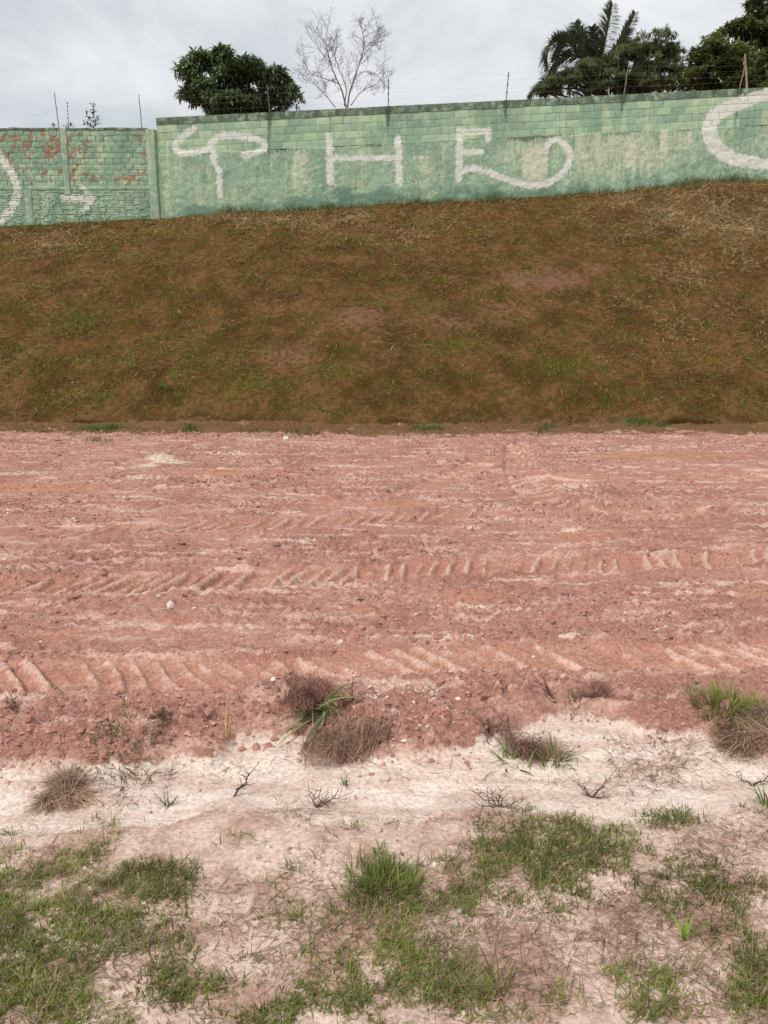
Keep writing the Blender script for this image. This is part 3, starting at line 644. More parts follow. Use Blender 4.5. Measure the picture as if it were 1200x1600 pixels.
def crown_points(ells, n, seed, shell=.55, sub=.38, per=34):
    r = np.random.default_rng(seed); out = []; ids = []; vol = np.array([e[3] * e[4] * e[5] for e in ells]) ** .67; vol /= vol.sum()
    for e, w in zip(ells, vol):
        k = int(n * w); nsub = max(5, int(k / per)); sd0 = r.normal(0, 1, (nsub, 3)); sd0 /= np.linalg.norm(sd0, axis=1)[:, None]
        sc0 = np.array(e[:3]) + sd0 * r.uniform(shell, 1.0, (nsub, 1)) * np.array(e[3:6]); sr = sub * r.uniform(.6, 1.3, nsub); w_ = sr ** 2 / (sr ** 2).sum()
        pick = r.choice(nsub, k, p=w_); d = r.normal(0, 1, (k, 3)); d /= np.linalg.norm(d, axis=1)[:, None]; d[:, 2] = np.where(d[:, 2] < -.3, -d[:, 2] * .6, d[:, 2])
        out.append(sc0[pick] + d * (sr[pick] * r.uniform(.55, 1.0, k))[:, None] * [1, 1, .8]); ids.append(pick + 1000 * len(ids))
    return np.concatenate(out), np.concatenate(ids)
def px_ell(px, py, Y, rx, ry, rd=None):
    rx *= .86; ry *= .88
    c_ = at(px, py, Y); s_ = Y * 1.0 / FPX
    return (*c_, rx * s_, rd if rd else rx * s_, ry * s_)
def leafy_tree(name, label, ells, base, n, nleaf, L, Wd, droop, col, var, seed, up=.3, shell=.5, mat=LEAF, cat='tree', sub=.38, per=34):
    root = empty(name, base, label, cat); base = np.array(base)
    acc = Acc(); cz = np.mean([e[2] for e in ells]); top = np.array([np.mean([e[0] for e in ells]), np.mean([e[1] for e in ells]), cz - .4])
    t = np.linspace(0, 1, 8)[:, None]; stem = base + (top - base) * t + rng.normal(0, .05, (8, 3)) * (t > 0) * (t < 1); tube(acc, stem, np.linspace(.22, .11, 8), 8, bark_k())
    for e in ells:
        for q in range(5):
            d = np.array([random.gauss(0, .5), random.gauss(0, .5), random.uniform(-.1, .8)]); tip = np.array(e[:3]) + d * np.array(e[3:6]) * .7
            s0 = stem[random.choice([3, 4, 5, 6])]; tt = np.linspace(0, 1, 6)[:, None]; p = s0 + (tip - s0) * tt + np.array([0, 0, .25]) * np.sin(np.pi * tt); tube(acc, p, np.linspace(.07, .015, 6), 5, bark_k())
    acc.build('trunk', BARK, root, True, base)
    pts, ids = crown_points(ells, n, seed, shell, sub, per); V, F, K = rosettes(pts, ids, nleaf, L, Wd, droop, col, var, up, seed)
    acc = Acc(); acc.add(V, F, K); acc.build('crown', mat, root, False, base)
    return root
def base_at(px, Y): x = float(at(px, 150, Y)[0]); return (x, Y, ground_z(x, Y))

TY = 34.0
leafy_tree('mango_tree', 'dense dark green rounded tree behind the wall, left of the bare tree',
           [px_ell(330, 122, TY, 42, 28), px_ell(352, 112, TY, 34, 24), px_ell(384, 116, TY - .4, 28, 26), px_ell(345, 150, TY, 50, 30), px_ell(395, 148, TY, 45, 28), px_ell(438, 143, TY, 26, 27), px_ell(300, 112, TY, 20, 14), px_ell(312, 150, TY, 22, 28), px_ell(455, 160, TY, 13, 18), px_ell(372, 180, TY, 75, 30)],
           base_at(372, TY), 3400, 8, .27, .085, 1.3, (.145, .20, .095), .5, 3, up=.1, shell=.62, sub=.42)
# bare tree: limbs surveyed, twigs grown
def bare_tree():
    Yb = 31.0; base = np.array(base_at(541, Yb)); root = empty('bare_tree', base, 'leafless tree with fine grey twigs behind the wall', 'tree')
    acc = Acc(); r = random.Random(11); kcol = np.array([.15, .13, .12])
    def limb(pts, r0, r1): tube(acc, pts, np.linspace(r0, r1, len(pts)), 5, kcol * r.uniform(.8, 1.15))
    def grow(p, d, L, rad, lev):
        n = 5; pts = [np.array(p)]; dd = np.array(d, float)
        for k in range(n):
            dd = dd + np.array([r.gauss(0, .13), r.gauss(0, .13), r.gauss(.03, .10)]); dd /= np.linalg.norm(dd); pts.append(pts[-1] + dd * L / n)
        limb(np.array(pts), rad, max(rad * .45, .0022))
        if lev > 0:
            for k in range(1, n + 1):
                for _ in range(1 if r.random() < .8 or lev < 2 else 2):
                    if r.random() < .9:
                        ax = np.array([r.gauss(0, 1), r.gauss(0, 1), r.gauss(.15, .6)]); nd = dd * .75 + ax / np.linalg.norm(ax) * .85; nd /= np.linalg.norm(nd)
                        grow(pts[k], nd, L * r.uniform(.40, .68), max(rad * .55, .0028), lev - 1)
    S0 = [([(541, 168), (534, 140), (524, 120), (516, 98), (511, 75), (507, 62)], .05, 0), ([(543, 168), (546, 145), (553, 125), (563, 95), (570, 70), (567, 52), (563, 40)], .05, .3),
          ([(538, 165), (542, 140), (535, 120), (527, 100), (520, 80), (522, 62)], .035, .5), ([(524, 168), (510, 150), (497, 136), (487, 128)], .03, -.4), ([(548, 165), (562, 145), (575, 137), (592, 130)], .028, -.3),
          ([(530, 131), (510, 124), (492, 118), (474, 106)], .024, .2), ([(563, 95), (575, 78), (588, 66), (594, 58)], .024, .1), ([(516, 98), (500, 80), (493, 68), (490, 56)], .024, -.4), ([(556, 118), (572, 110), (590, 118), (598, 128)], .018, .4)]
    tr = np.array([base, base + (at(541, 180, Yb) - base) * .5 + [.04, 0, 0], at(541, 172, Yb)]); limb(tr, .09, .05)
    for pl, rad, dy in S0:
        p = np.array([at(x, y, Yb + dy * k / len(pl)) for k, (x, y) in enumerate(pl)]); t = np.linspace(0, len(p) - 1, len(p) * 2)
        p = np.stack([np.interp(t, np.arange(len(p)), p[:, i]) for i in range(3)], -1); limb(p, rad * .62, rad * .16)
        for k in range(2, len(p)):
            for _ in range(2 if r.random() < .45 else 1):
                d = p[k] - p[k - 1]; d /= np.linalg.norm(d); ax = np.array([r.gauss(0, 1), r.gauss(0, 1), r.gauss(.1, .5)]); nd = d * .8 + ax / np.linalg.norm(ax) * .8; nd /= np.linalg.norm(nd)
                grow(p[k], nd, r.uniform(.32, .72), rad * .16, 2)
    acc.build('branches', BARK, root, True, base)
bare_tree()
# palm
def palm():
    Yp = 33.0; base = np.array(base_at(938, Yp)); root = empty('palm_tree', base, 'palm with feathery arching fronds behind the wispy tree', 'tree')
    cr = at(936, 112, Yp); acc = Acc(); t = np.linspace(0, 1, 10)[:, None]; tube(acc, base + (cr - base) * t, np.linspace(.17, .12, 10), 8, (.2, .17, .13)); acc.build('trunk', BARK, root, True, base)
    r = np.random.default_rng(4)
    fr = [((850, 112), (872, 62), -.5, 1.0), ((848, 142), (880, 88), .2, 1.0), ((862, 90), (895, 58), .4, .8), ((898, 36), (912, 72), -.2, .7), ((957, 6), (948, 55), .1, .8), ((992, 20), (972, 62), -.3, .55), ((905, 60), (918, 80), .9, .7), ((980, 50), (960, 80), .8, .8), ((1010, 100), (975, 70), .5, .8),
          ((826, 150), (868, 118), -.2, .8), ((925, 42), (930, 75), -.7, .7), ((890, 150), (905, 100), -.9, .8), ((985, 150), (960, 95), -.8, .8)]
    for tip, md, dy, wl in fr:
        a0 = cr; a1 = at(*md, Yp + dy * .7); a2 = at(*tip, Yp + dy * 1.4); tt = np.linspace(0, 1, 26)[:, None]
        p = (1 - tt) ** 2 * a0 + 2 * tt * (1 - tt) * (a1 * 2 - (a0 + a2) / 2) + tt ** 2 * a2
        acc = Acc(); tube(acc, p[::3], np.linspace(.028, .006, len(p[::3])), 4, (.13, .15, .06))
        T = np.gradient(p, axis=0); T /= np.linalg.norm(T, axis=1)[:, None]
        for sgn in (-1, 1):
            side = np.cross(T, [0, 0.35, .94]) * sgn; side /= np.linalg.norm(side, axis=1)[:, None] + 1e-9
            for rep in range(3):
                s_ = np.clip(np.linspace(.10, .99, 44) + r.normal(0, .006, 44), 0, 1); idx = s_ * 25
                q = np.stack([np.interp(idx, np.arange(26), p[:, i]) for i in range(3)], -1); d = np.stack([np.interp(idx, np.arange(26), (side * .75 + T * .65)[:, i]) for i in range(3)], -1)
                d += r.normal(0, .12, d.shape); d /= np.linalg.norm(d, axis=1)[:, None]
                ll = wl * .78 * np.sin(np.pi * (.12 + .80 * s_)) ** .7 * r.uniform(.8, 1.15, 44)
                K = np.array([.15, .185, .125]) * r.uniform(.7, 1.5, (44, 1))
                V, F, K = blades(q, np.arctan2(d[:, 1], d[:, 0]), ll, np.full(44, .055), np.arcsin(np.clip(d[:, 2], -1, 1)), np.full(44, .75), K, 3)
                acc.add(V, F, K)
        acc.build('frond', PALM, root, True, base)
palm()
WY = 30.5
leafy_tree('wispy_tree', 'loose fine-leaved green tree in front of the palm, sky showing through',
           [px_ell(985, 84, WY, 22, 22), px_ell(1015, 76, WY, 30, 20), px_ell(1040, 82, WY, 24, 26), px_ell(960, 108, WY, 36, 30), px_ell(1010, 115, WY, 40, 32), px_ell(1048, 120, WY, 24, 30), px_ell(905, 122, WY, 34, 22), px_ell(880, 136, WY, 34, 14), px_ell(930, 136, WY, 46, 20), px_ell(1000, 140, WY, 60, 20), px_ell(850, 143, WY, 20, 8)],
           base_at(965, WY), 4000, 9, .17, .030, .5, (.15, .185, .085), .4, 8, up=.7, shell=.15, sub=.22, per=11)
leafy_tree('broad_tree', 'dense dark tree with yellowish tips behind the right end of the wall',
           [px_ell(1100, 102, 32, 34, 24), px_ell(1130, 80, 32, 36, 30), px_ell(1165, 66, 32, 36, 28), px_ell(1085, 122, 32, 26, 26), px_ell(1140, 115, 32, 60, 34), px_ell(1195, 95, 32, 45, 50), px_ell(1225, 70, 32, 40, 40), px_ell(1260, 110, 32, 50, 50), px_ell(1190, 140, 32, 110, 25)],
           base_at(1170, 32), 4200, 8, .22, .085, 1.1, (.155, .195, .07), .5, 21, up=.3, shell=.62, sub=.42)
leafy_tree('tall_tree', 'taller dark tree rising at the upper right edge of the photo',
           [px_ell(1192, 40, 37, 15, 22), px_ell(1203, 8, 37, 22, 22), px_ell(1240, 0, 37, 36, 30), px_ell(1225, 45, 37, 34, 36), px_ell(1270, 40, 37, 40, 46), px_ell(1182, 22, 37, 8, 6)],
           base_at(1235, 37), 1500, 8, .26, .08, .9, (.11, .15, .072), .4, 31, up=.3, shell=.4, sub=.4)

# little plants rooted in the top of the brick wall
def wall_plant(name, label, px, py, stems, seed, Lf, Wf, col):
    r = np.random.default_rng(seed); b0 = at(px, py, LY + .1); root = empty(name, b0, label, 'plant'); acc = Acc(); lf = Acc()
    for tx, ty in stems:
        e_ = at(tx, ty, LY + .1 + r.normal(0, .08)); t = np.linspace(0, 1, 7)[:, None]; p = b0 + (e_ - b0) * t + np.array([0, 0, .05]) * np.sin(np.pi * t) + r.normal(0, .008, (7, 3)) * t
        tube(acc, p, np.linspace(.007, .002, 7), 4, (.16, .12, .08)); k = max(6, int(22 * np.linalg.norm(e_ - b0)))
        s_ = r.uniform(.25, 1, k) * 6; q = np.stack([np.interp(s_, np.arange(7), p[:, i]) for i in range(3)], -1)
        K = np.array(col) * r.uniform(.6, 1.5, (k, 1)); V, F, K = blades(q, r.uniform(0, 6.28, k), Lf * r.uniform(.7, 1.2, k), np.full(k, Wf), r.normal(.35, .4, k), r.uniform(.2, 1, k), K, 2, mid=True); lf.add(V, F, K)
    acc.build('stem', BARK, root, True, b0); lf.build('leaves', LEAF, root, False, b0)
wall_plant('wall_sapling', 'small leafy sapling growing out of the brick wall top', 145, 201, [(146, 160), (133, 175), (157, 182), (138, 192), (152, 188), (160, 194), (131, 194), (147, 172), (128, 196)], 3, .13, .045, (.05, .068, .032))
wall_plant('wall_weed', 'low weed on the pilaster beneath the striped rod', 106, 200, [(98, 197), (112, 195), (107, 193), (115, 199)], 5, .09, .03, (.05, .06, .03))
wall_plant('wall_weed', 'tiny weed at the foot of the leftmost rod', 84, 200, [(80, 196), (86, 196), (83, 194)], 6, .07, .025, (.05, .06, .03))

# ------------------------------------------------------------------ ground cover on the bank
def slope_blades(P, hd, ln, wd, el, bend, K, seg=2):
    V, F, K = blades(P * 0, hd, ln, wd, el, bend, K, seg); a_ = R(34); k = 2 * (seg + 1)
    V = np.stack([V[:, 0], V[:, 1] * math.cos(a_) - V[:, 2] * math.sin(a_), V[:, 1] * math.sin(a_) + V[:, 2] * math.cos(a_)], -1)
    return V + np.repeat(P, k, 0), F, K
def scatter_bank(n, dens, seed):
    r = np.random.default_rng(seed); x = r.uniform(-14, 14, n); t = r.uniform(.015, .985, n); X_, Y_, Z_ = bank(x, t); d = dens(X_, Y_, Z_, t); k = r.uniform(0, 1, n) < d
    return np.stack([X_, Y_, Z_], -1)[k], t[k], r
acc = Acc()
def d_thatch(x, y, z, t):
    return np.clip((.50 + .9 * fbm(x * 1.2, t * 9, 401, 4) + .5 * sst(.6, 1, t) + .5 * blobs(x, y, DRY, z)) * (1 - .85 * blobs(x, y, BARE, z)) * (.35 + .65 * sst(.0, .25, t)), 0, 1)
P, t, r = scatter_bank(130000, d_thatch, 41); n = len(P)
dr = blobs(P[:, 0], P[:, 1], DRY, P[:, 2]) * sst(-.2, .4, fbm(P[:, 0] * 1.3, t * 11, 406, 4) + .25); cl = sst(-.3, .4, fbm(P[:, 0] * 1.7, t * 14, 405, 4))
K = np.array([.26, .15, .06]) * r.uniform(.3, 1.5, (n, 1)); pale = (r.uniform(0, 1, n) < .02 + .16 * sst(.8, 1, t) + .7 * dr)[:, None]
K = np.where(pale, np.array([.64, .47, .25]) * r.uniform(.5, 1.15, (n, 1)), K)
V, F, K = slope_blades(P + [0, 0, .012], r.normal(-1.57, 1.3, n), r.uniform(.05, .14, n) * (1 + 1.9 * dr + .35 * cl + .7 * sst(.8, 1, t)), r.uniform(.007, .014, n), r.uniform(-.05, .65, n) * (.6 + .7 * cl), r.uniform(.1, 1.3, n), K, 2); acc.add(V, F, K)
o = acc.build('dead_grass', STRAW, None, True); tag(o, 'brown dead grass matted over the bank', 'dead grass', kind='stuff')
acc = Acc()
def d_green(x, y, z, t):
    return np.clip((blobs(x, y, GREEN, z) * 1.1 + .34) * sst(-.02, .30, fbm(x * 2.4, t * 18, 402, 4) + .3 * blobs(x, y, GREEN, z)) * (1 - .8 * blobs(x, y, BARE, z)) * (.35 + .65 * sst(.02, .14, t)), 0, 1)
P, t, r = scatter_bank(260000, d_green, 42); n = len(P)
K = np.array([.215, .205, .030]) * r.uniform(.5, 1.4, (n, 1)) * np.array([1, 1, 1]) + r.normal(0, .012, (n, 3)) * [1, .5, .2]
V, F, K = slope_blades(P, r.uniform(-3.14, 3.14, n), r.uniform(.035, .10, n), r.uniform(.008, .015, n), r.uniform(.1, 1.1, n), r.uniform(.2, 1.2, n), K.clip(.01, 1), 2); acc.add(V, F, K)
# brighter tufts
for q in range(260):
    x0 = random.uniform(-13, 13); t0 = random.uniform(.05, .97); k = random.randint(25, 70); s_ = random.uniform(.06, .20)
    xx = x0 + r.normal(0, s_, k); tt = np.clip(t0 + r.normal(0, s_ * .08, k), .01, .985); X_, Y_, Z_ = bank(xx, tt)
    K = np.array([.19, .24, .035]) * r.uniform(.6, 1.3, (k, 1)) * random.uniform(.7, 1.15)
    V, F, K = blades(np.stack([X_, Y_, Z_], -1), r.uniform(-3.14, 3.14, k), r.uniform(.07, .17, k), r.uniform(.007, .013, k), r.uniform(.6, 1.5, k), r.uniform(.2, 1.2, k), K, 2); acc.add(V, F, K)
# grass along the foot of the walls
n = 9000; xx = r.uniform(-14, 14, n); keep = r.uniform(0, 1, n) < np.clip(.55 + 1.0 * fbm(xx * .7, xx * 0, 403, 4), .05, 1); xx = xx[keep]; n = len(xx); X_, Y_, Z_ = bank(xx, 1 - np.abs(r.normal(0, .018, n)) - .004)
tall = .6 + .8 * np.clip(fbm(xx * .9, xx * 0 + 4, 404, 3) + .3, 0, 1) + .9 * np.exp(-((xx - wallpt(1140, 270)[0]) / .6) ** 2)
K = np.where(r.uniform(0, 1, (n, 1)) < .7, np.array([.16, .21, .055]), np.array([.34, .28, .12])) * r.uniform(.55, 1.25, (n, 1))
V, F, K = blades(np.stack([X_, Y_, Z_], -1), r.uniform(-3.14, 3.14, n), r.uniform(.10, .28, n) * tall, r.uniform(.009, .016, n), r.uniform(.7, 1.5, n), r.uniform(.1, 1.0, n), K, 2); acc.add(V, F, K)
o = acc.build('bank_grass', GRASS, None, True); tag(o, 'short green grass growing over the bank and along the wall foot', 'grass', kind='stuff')

# ------------------------------------------------------------------ clods and stones on the lot
ico = np.array([(0, 1, 1.618), (0, -1, 1.618), (0, 1, -1.618), (0, -1, -1.618), (1, 1.618, 0), (-1, 1.618, 0), (1, -1.618, 0), (-1, -1.618, 0), (1.618, 0, 1), (-1.618, 0, 1), (1.618, 0, -1), (-1.618, 0, -1)]) / 1.902
icf = []
for i in range(12):
    for j in range(i + 1, 12):
        for k in range(j + 1, 12):
            d = [np.linalg.norm(ico[a_] - ico[b_]) for a_, b_ in ((i, j), (j, k), (i, k))]
            if max(d) < 1.1:
                nrm = np.cross(ico[j] - ico[i], ico[k] - ico[i]); icf.append((i, j, k) if nrm @ ico[i] > 0 else (i, k, j))
icf = np.array(icf)
def clods(P, size, col, r, flat=.7, jit=.2):
    n = len(P); V = ico[None] * (1 + r.normal(0, jit, (n, 12, 1))); sc = r.uniform(.7, 1.35, (n, 3)) * [1, 1, flat]; V = V * sc[:, None]
    th = r.uniform(0, 6.28, n); c_, s_ = np.cos(th), np.sin(th); tl = r.normal(0, .35, n); ctl, stl = np.cos(tl), np.sin(tl)
    y2 = V[..., 1] * ctl[:, None] - V[..., 2] * stl[:, None]; z2 = V[..., 1] * stl[:, None] + V[..., 2] * ctl[:, None]
    V = np.stack([V[..., 0] * c_[:, None] - y2 * s_[:, None], V[..., 0] * s_[:, None] + y2 * c_[:, None], z2], -1) * size[:, None, None] + P[:, None]
    return V.reshape(-1, 3), (icf[None] + (np.arange(n) * 12)[:, None, None]).reshape(-1, 3), np.repeat(col, 12, 0)
r = np.random.default_rng(77); VV = []; FF = []; KK = []; off = 0
def add_clods(P, size, col, **kw):
    global off
    V, F, K = clods(P, size, col, r, **kw); VV.append(V); FF.append(F + off); KK.append(K); off += len(V)
def dirt_pts(n, y0, y1, xw, cond):
    y = np.exp(r.uniform(math.log(y0), math.log(y1), n)); x = r.uniform(-1, 1, n) * (xw(y)); d = cond(x, y); k = r.uniform(0, 1, n) < d; x = x[k]; y = y[k]
    return np.stack([x, y, lot(x, y)], -1)
def clump_d(x, y):
    up = np.interp(x, SAND_UP[:, 0], SAND_UP[:, 1]); tm = lot(x, y, True); on = sst(-.05, .05, y - up)
    return on * np.clip(.28 + 1.0 * fbm(x * .9, y * 2.2, 511, 4) + .45 * np.exp(-((y - up - .25) / .28) ** 2), 0, 1) * (1 - .8 * tm[6]) * (1 - .6 * tm[5])
P = dirt_pts(11000, 2.4, 14.5, lambda y: .62 * y + 1.0, clump_d); n = len(P)
size = np.exp(r.normal(0, .55, n)) * .0075 * (.65 + .13 * P[:, 1]); size = size.clip(.003, .030)
add_clods(P, size, np.array([.45, .232, .18]) * r.uniform(.85, 1.15, (n, 1)) * (1 + .025 * r.normal(0, 1, (n, 3))))
P = dirt_pts(90000, 2.4, 14.5, lambda y: .60 * y + .8, clump_d); n = len(P); size = np.exp(r.normal(0, .45, n)) * .0055 * (.65 + .15 * P[:, 1])
oc = np.array([(1, 0, 0), (-1, 0, 0), (0, 1, 0), (0, -1, 0), (0, 0, 1.0)]); of = np.array([(0, 2, 4), (2, 1, 4), (1, 3, 4), (3, 0, 4)])
th_ = r.uniform(0, 6.28, n); Vc = oc[None] * r.uniform(.6, 1.4, (n, 5, 1)); Vc = np.stack([Vc[..., 0] * np.cos(th_)[:, None] - Vc[..., 1] * np.sin(th_)[:, None], Vc[..., 0] * np.sin(th_)[:, None] + Vc[..., 1] * np.cos(th_)[:, None], Vc[..., 2] + r.uniform(-.2, .2, (n, 5))], -1) * size[:, None, None] + P[:, None]
VV.append(Vc.reshape(-1, 3)); FF.append((of[None] + (np.arange(n) * 5)[:, None, None]).reshape(-1, 3) + off); KK.append(np.repeat(np.array([.48, .25, .195]) * r.uniform(.8, 1.25, (n, 1)), 5, 0)); off += n * 5
P = dirt_pts(2600, 1.5, 14.5, lambda y: .62 * y + 1.0, lambda x, y: np.clip(.25 + .9 * fbm(x * 1.1, y * 1.6, 512, 3) + .9 * np.exp(-(((x - gnd(640, 1110)[0]) / .45) ** 2 + ((y - gnd(640, 1110)[1]) / .35) ** 2)), 0, 1)); n = len(P)
add_clods(P, (np.exp(r.normal(0, .5, n)) * .0042 * (.6 + .17 * P[:, 1])).clip(.002, .03), np.array([.78, .66, .54]) * r.uniform(.7, 1.1, (n, 1)))
px_ = gnd(r.normal(640, 60, 260), r.normal(1120, 38, 260)); P = np.stack([px_[:, 0], px_[:, 1], lot(px_[:, 0], px_[:, 1])], -1)
add_clods(P, np.exp(r.normal(0, .5, 260)) * .0055, np.array([.76, .62, .52]) * r.uniform(.7, 1.1, (260, 1)))
P = dirt_pts(9000, 2.2, 3.6, lambda y: .62 * y + .8, lambda x, y: np.exp(-((np.interp(x, SAND_UP[:, 0], SAND_UP[:, 1]) - y) / .14) ** 2) * np.clip(.3 + fbm(x * 3, y * 3, 514, 3), 0, 1)); n = len(P)
add_clods(P, (np.exp(r.normal(0, .55, n)) * .0055).clip(.002, .022), np.array([.45, .235, .18]) * r.uniform(.8, 1.2, (n, 1)))   # crumbs rolled onto the sand
# near ground: crumbs
P = dirt_pts(5000, 1.2, 2.9, lambda y: .62 * y + .8, lambda x, y: np.clip(.3 + fbm(x * 2.2, y * 2.2, 513, 3), 0, 1) * (1 - .8 * lot(x, y, True)[1])); n = len(P)
add_clods(P, (np.exp(r.normal(0, .5, n)) * .0035).clip(.0015, .012), np.where(r.uniform(0, 1, (n, 1)) < .3, np.array([.70, .55, .45]), np.array([.40, .22, .17])) * r.uniform(.6, 1.2, (n, 1)))
o = mesh_np('loose_clods', np.concatenate(VV), np.concatenate(FF), STONE, {'Col': np.concatenate(KK)}, False); tag(o, 'loose crumbled dirt and gravel over the lot', 'gravel', kind='stuff')
# stones and clods large enough to point at
ic2V = None
def subdiv_ico():
    V = [tuple(v) for v in ico]; F = []; cache = {}
    def midp(a_, b_):
        k = (min(a_, b_), max(a_, b_))
        if k not in cache:
            q = (np.array(V[a_]) + np.array(V[b_])) / 2; V.append(tuple(q / np.linalg.norm(q))); cache[k] = len(V) - 1
        return cache[k]
    for a_, b_, c_ in icf:
        ab, bc, ca = midp(a_, b_), midp(b_, c_), midp(c_, a_); F += [(a_, ab, ca), (b_, bc, ab), (c_, ca, bc), (ab, bc, ca)]
    return np.array(V), np.array(F)
i2V, i2F = subdiv_ico()
def hit(px, py):
    g_ = gnd(px, py)
    for _ in range(8): g_ = .5 * g_ + .5 * gnd(px, py, float(lot(g_[0], g_[1])))
    return g_
def big_clod(name, label, px, py, rpx, col, cat, seed, flat=.75, group=None):
    rr = np.random.default_rng(seed); g_ = hit(px, py); z = float(lot(g_[0], g_[1])); d_ = math.hypot(g_[1], CAM_H); s_ = rpx * d_ / FPX
    V = i2V * (1 + .5 * fbm(i2V[:, 0] * 1.7 + seed, i2V[:, 1] * 1.7 + i2V[:, 2] * 2.1, seed, 3)[:, None] + rr.normal(0, .09, (len(i2V), 1))) * [s_, s_ * .85, s_ * flat]
    o = mesh_np(name, V, i2F, STONE, {'Col': np.array(col)[None] * rr.uniform(.8, 1.15, (len(V), 1))}, False)
    o.location = (g_[0], g_[1], z + s_ * flat * .45); o.rotation_euler = (0, 0, rr.uniform(0, 6)); tag(o, label, cat, group)
RED = (.42, .215, .165); PALE = (.76, .68, .58)
big_clod('white_stone', 'white stone lying at the foot of the bank', 447, 687, 4.2, (.82, .80, .72), 'stone', 1, .9)
big_clod('dirt_clod', 'dark red clod beside the far tyre track at right', 1018, 861, 9, (.32, .165, .13), 'clod', 2, .5)
big_clod('dirt_clod', 'flat dark clod on the middle of the dirt lot', 430, 853, 9, (.33, .18, .14), 'clod', 3, .5)
big_clod('dirt_clod', 'round clod at the left edge below the near tyre track', 17, 1087, 11, RED, 'clod', 4)
big_clod('dirt_clod', 'clod sitting behind the small dry tuft left of the root clumps', 272, 1107, 9, (.30, .14, .11), 'clod', 5)
big_clod('dirt_clod', 'large rounded clod right of the uprooted root clumps', 661, 1101, 12, RED, 'clod', 6)
big_clod('dirt_clod', 'clod beneath the near tyre track beside the dry twigs', 783, 1088, 13, (.36, .17, .13), 'clod', 7)
big_clod('dirt_clod', 'pale pink clod right of the dry weed on the berm', 975, 1092, 13, (.46, .25, .20), 'clod', 8)
big_clod('dirt_clod', 'clod tucked against the left side of the upper root ball', 458, 1110, 13, RED, 'clod', 9, .9)
big_clod('dirt_clod', 'pale clod between the dry weed and the right green tuft', 1090, 1079, 9, (.52, .33, .27), 'clod', 10)
big_clod('pebble', 'cream pebble in the dirt right of the root clumps', 588, 1084, 5, PALE, 'stone', 11)
big_clod('pebble', 'cream pebble in the near ground left of the centre turf', 680, 1352, 4.5, PALE, 'stone', 12)
big_clod('pebble', 'pale stone on the dirt between the two tyre tracks', 1034, 915, 5, (.62, .44, .36), 'stone', 13)
big_clod('pebble', 'white stone near the far edge of the lot, right of centre', 866, 697, 4, (.74, .68, .60), 'stone', 14)

# ------------------------------------------------------------------ near turf, litter and weeds
TURF = [(70, 1440, 170, 85, 1), (150, 1370, 130, 32, .9), (50, 1540, 110, 60, .85), (245, 1400, 80, 40, .75), (30, 1480, 120, 80, 1), (200, 1480, 100, 50, .5), (450, 1368, 55, 22, .5), (455, 1428, 42, 30, .7), (600, 1385, 52, 36, 1), (770, 1345, 60, 40, .85), (890, 1335, 85, 55, 1), (735, 1410, 50, 38, .9), (800, 1430, 60, 40, .8), (600, 1480, 60, 22, .25), (870, 1490, 60, 60, .65), (690, 1560, 150, 50, .8), (550, 1530, 40, 50, .5),
        (280, 1560, 130, 30, .8), (1120, 1400, 90, 45, .75), (1180, 1370, 50, 40, .85), (1060, 1275, 60, 20, .65), (1155, 1285, 40, 20, .6), (1000, 1585, 120, 22, .7), (1160, 1560, 60, 50, .8), (385, 1525, 22, 30, .55), (480, 1560, 30, 40, .5), (1050, 1380, 60, 25, .6), (760, 1300, 25, 14, .5), (930, 1590, 60, 20, .7), (1160, 1500, 60, 40, .6), (560, 1580, 120, 25, .7), (420, 1590, 80, 20, .7), (820, 1570, 90, 40, .7), (640, 1350, 30, 20, .5), (1020, 1420, 60, 25, .5), (960, 1430, 50, 35, .6), (900, 1440, 70, 40, .7), (700, 1480, 80, 40, .6), (620, 1510, 60, 50, .6), (1130, 1460, 50, 35, .55), (1040, 1540, 60, 30, .5), (960, 1540, 40, 40, .5), (650, 1440, 40, 40, .35), (180, 1285, 70, 9, .55), (20, 1300, 24, 8, .5), (60, 1310, 22, 8, .5), (260, 1295, 40, 12, .4), (480, 1280, 30, 12, .3), (430, 1310, 40, 12, .3), (1090, 1520, 40, 40, .3), (360, 1590, 60, 20, .6)]
LITTER = [(540, 1320, 150, 50, .8), (400, 1480, 190, 90, .7), (600, 1450, 150, 80, .75), (1020, 1480, 150, 90, .9), (1010, 1200, 70, 40, .7), (850, 1165, 50, 22, .7), (330, 1190, 90, 12, .6), (100, 1230, 80, 18, .5), (470, 1280, 70, 30, .7), (1090, 1330, 120, 50, .8), (820, 1400, 160, 100, .7), (240, 1480, 150, 90, .6), (700, 1500, 250, 100, .7), (100, 1400, 150, 60, .5), (1130, 1150, 90, 30, .8), (1000, 1340, 60, 40, .7), (240, 1160, 70, 25, .5), (440, 1210, 60, 20, .4), (900, 1280, 60, 20, .4), (1170, 1560, 100, 60, .7)]
def scatter_fore(n, dens, seed, y0=1.15, y1=3.4):
    r = np.random.default_rng(seed); y = r.uniform(y0, y1, n); x = r.uniform(-1, 1, n) * (.58 * y + .75); k = r.uniform(0, 1, n) < dens(x, y)
    return np.stack([x[k], y[k], lot(x[k], y[k])], -1), r
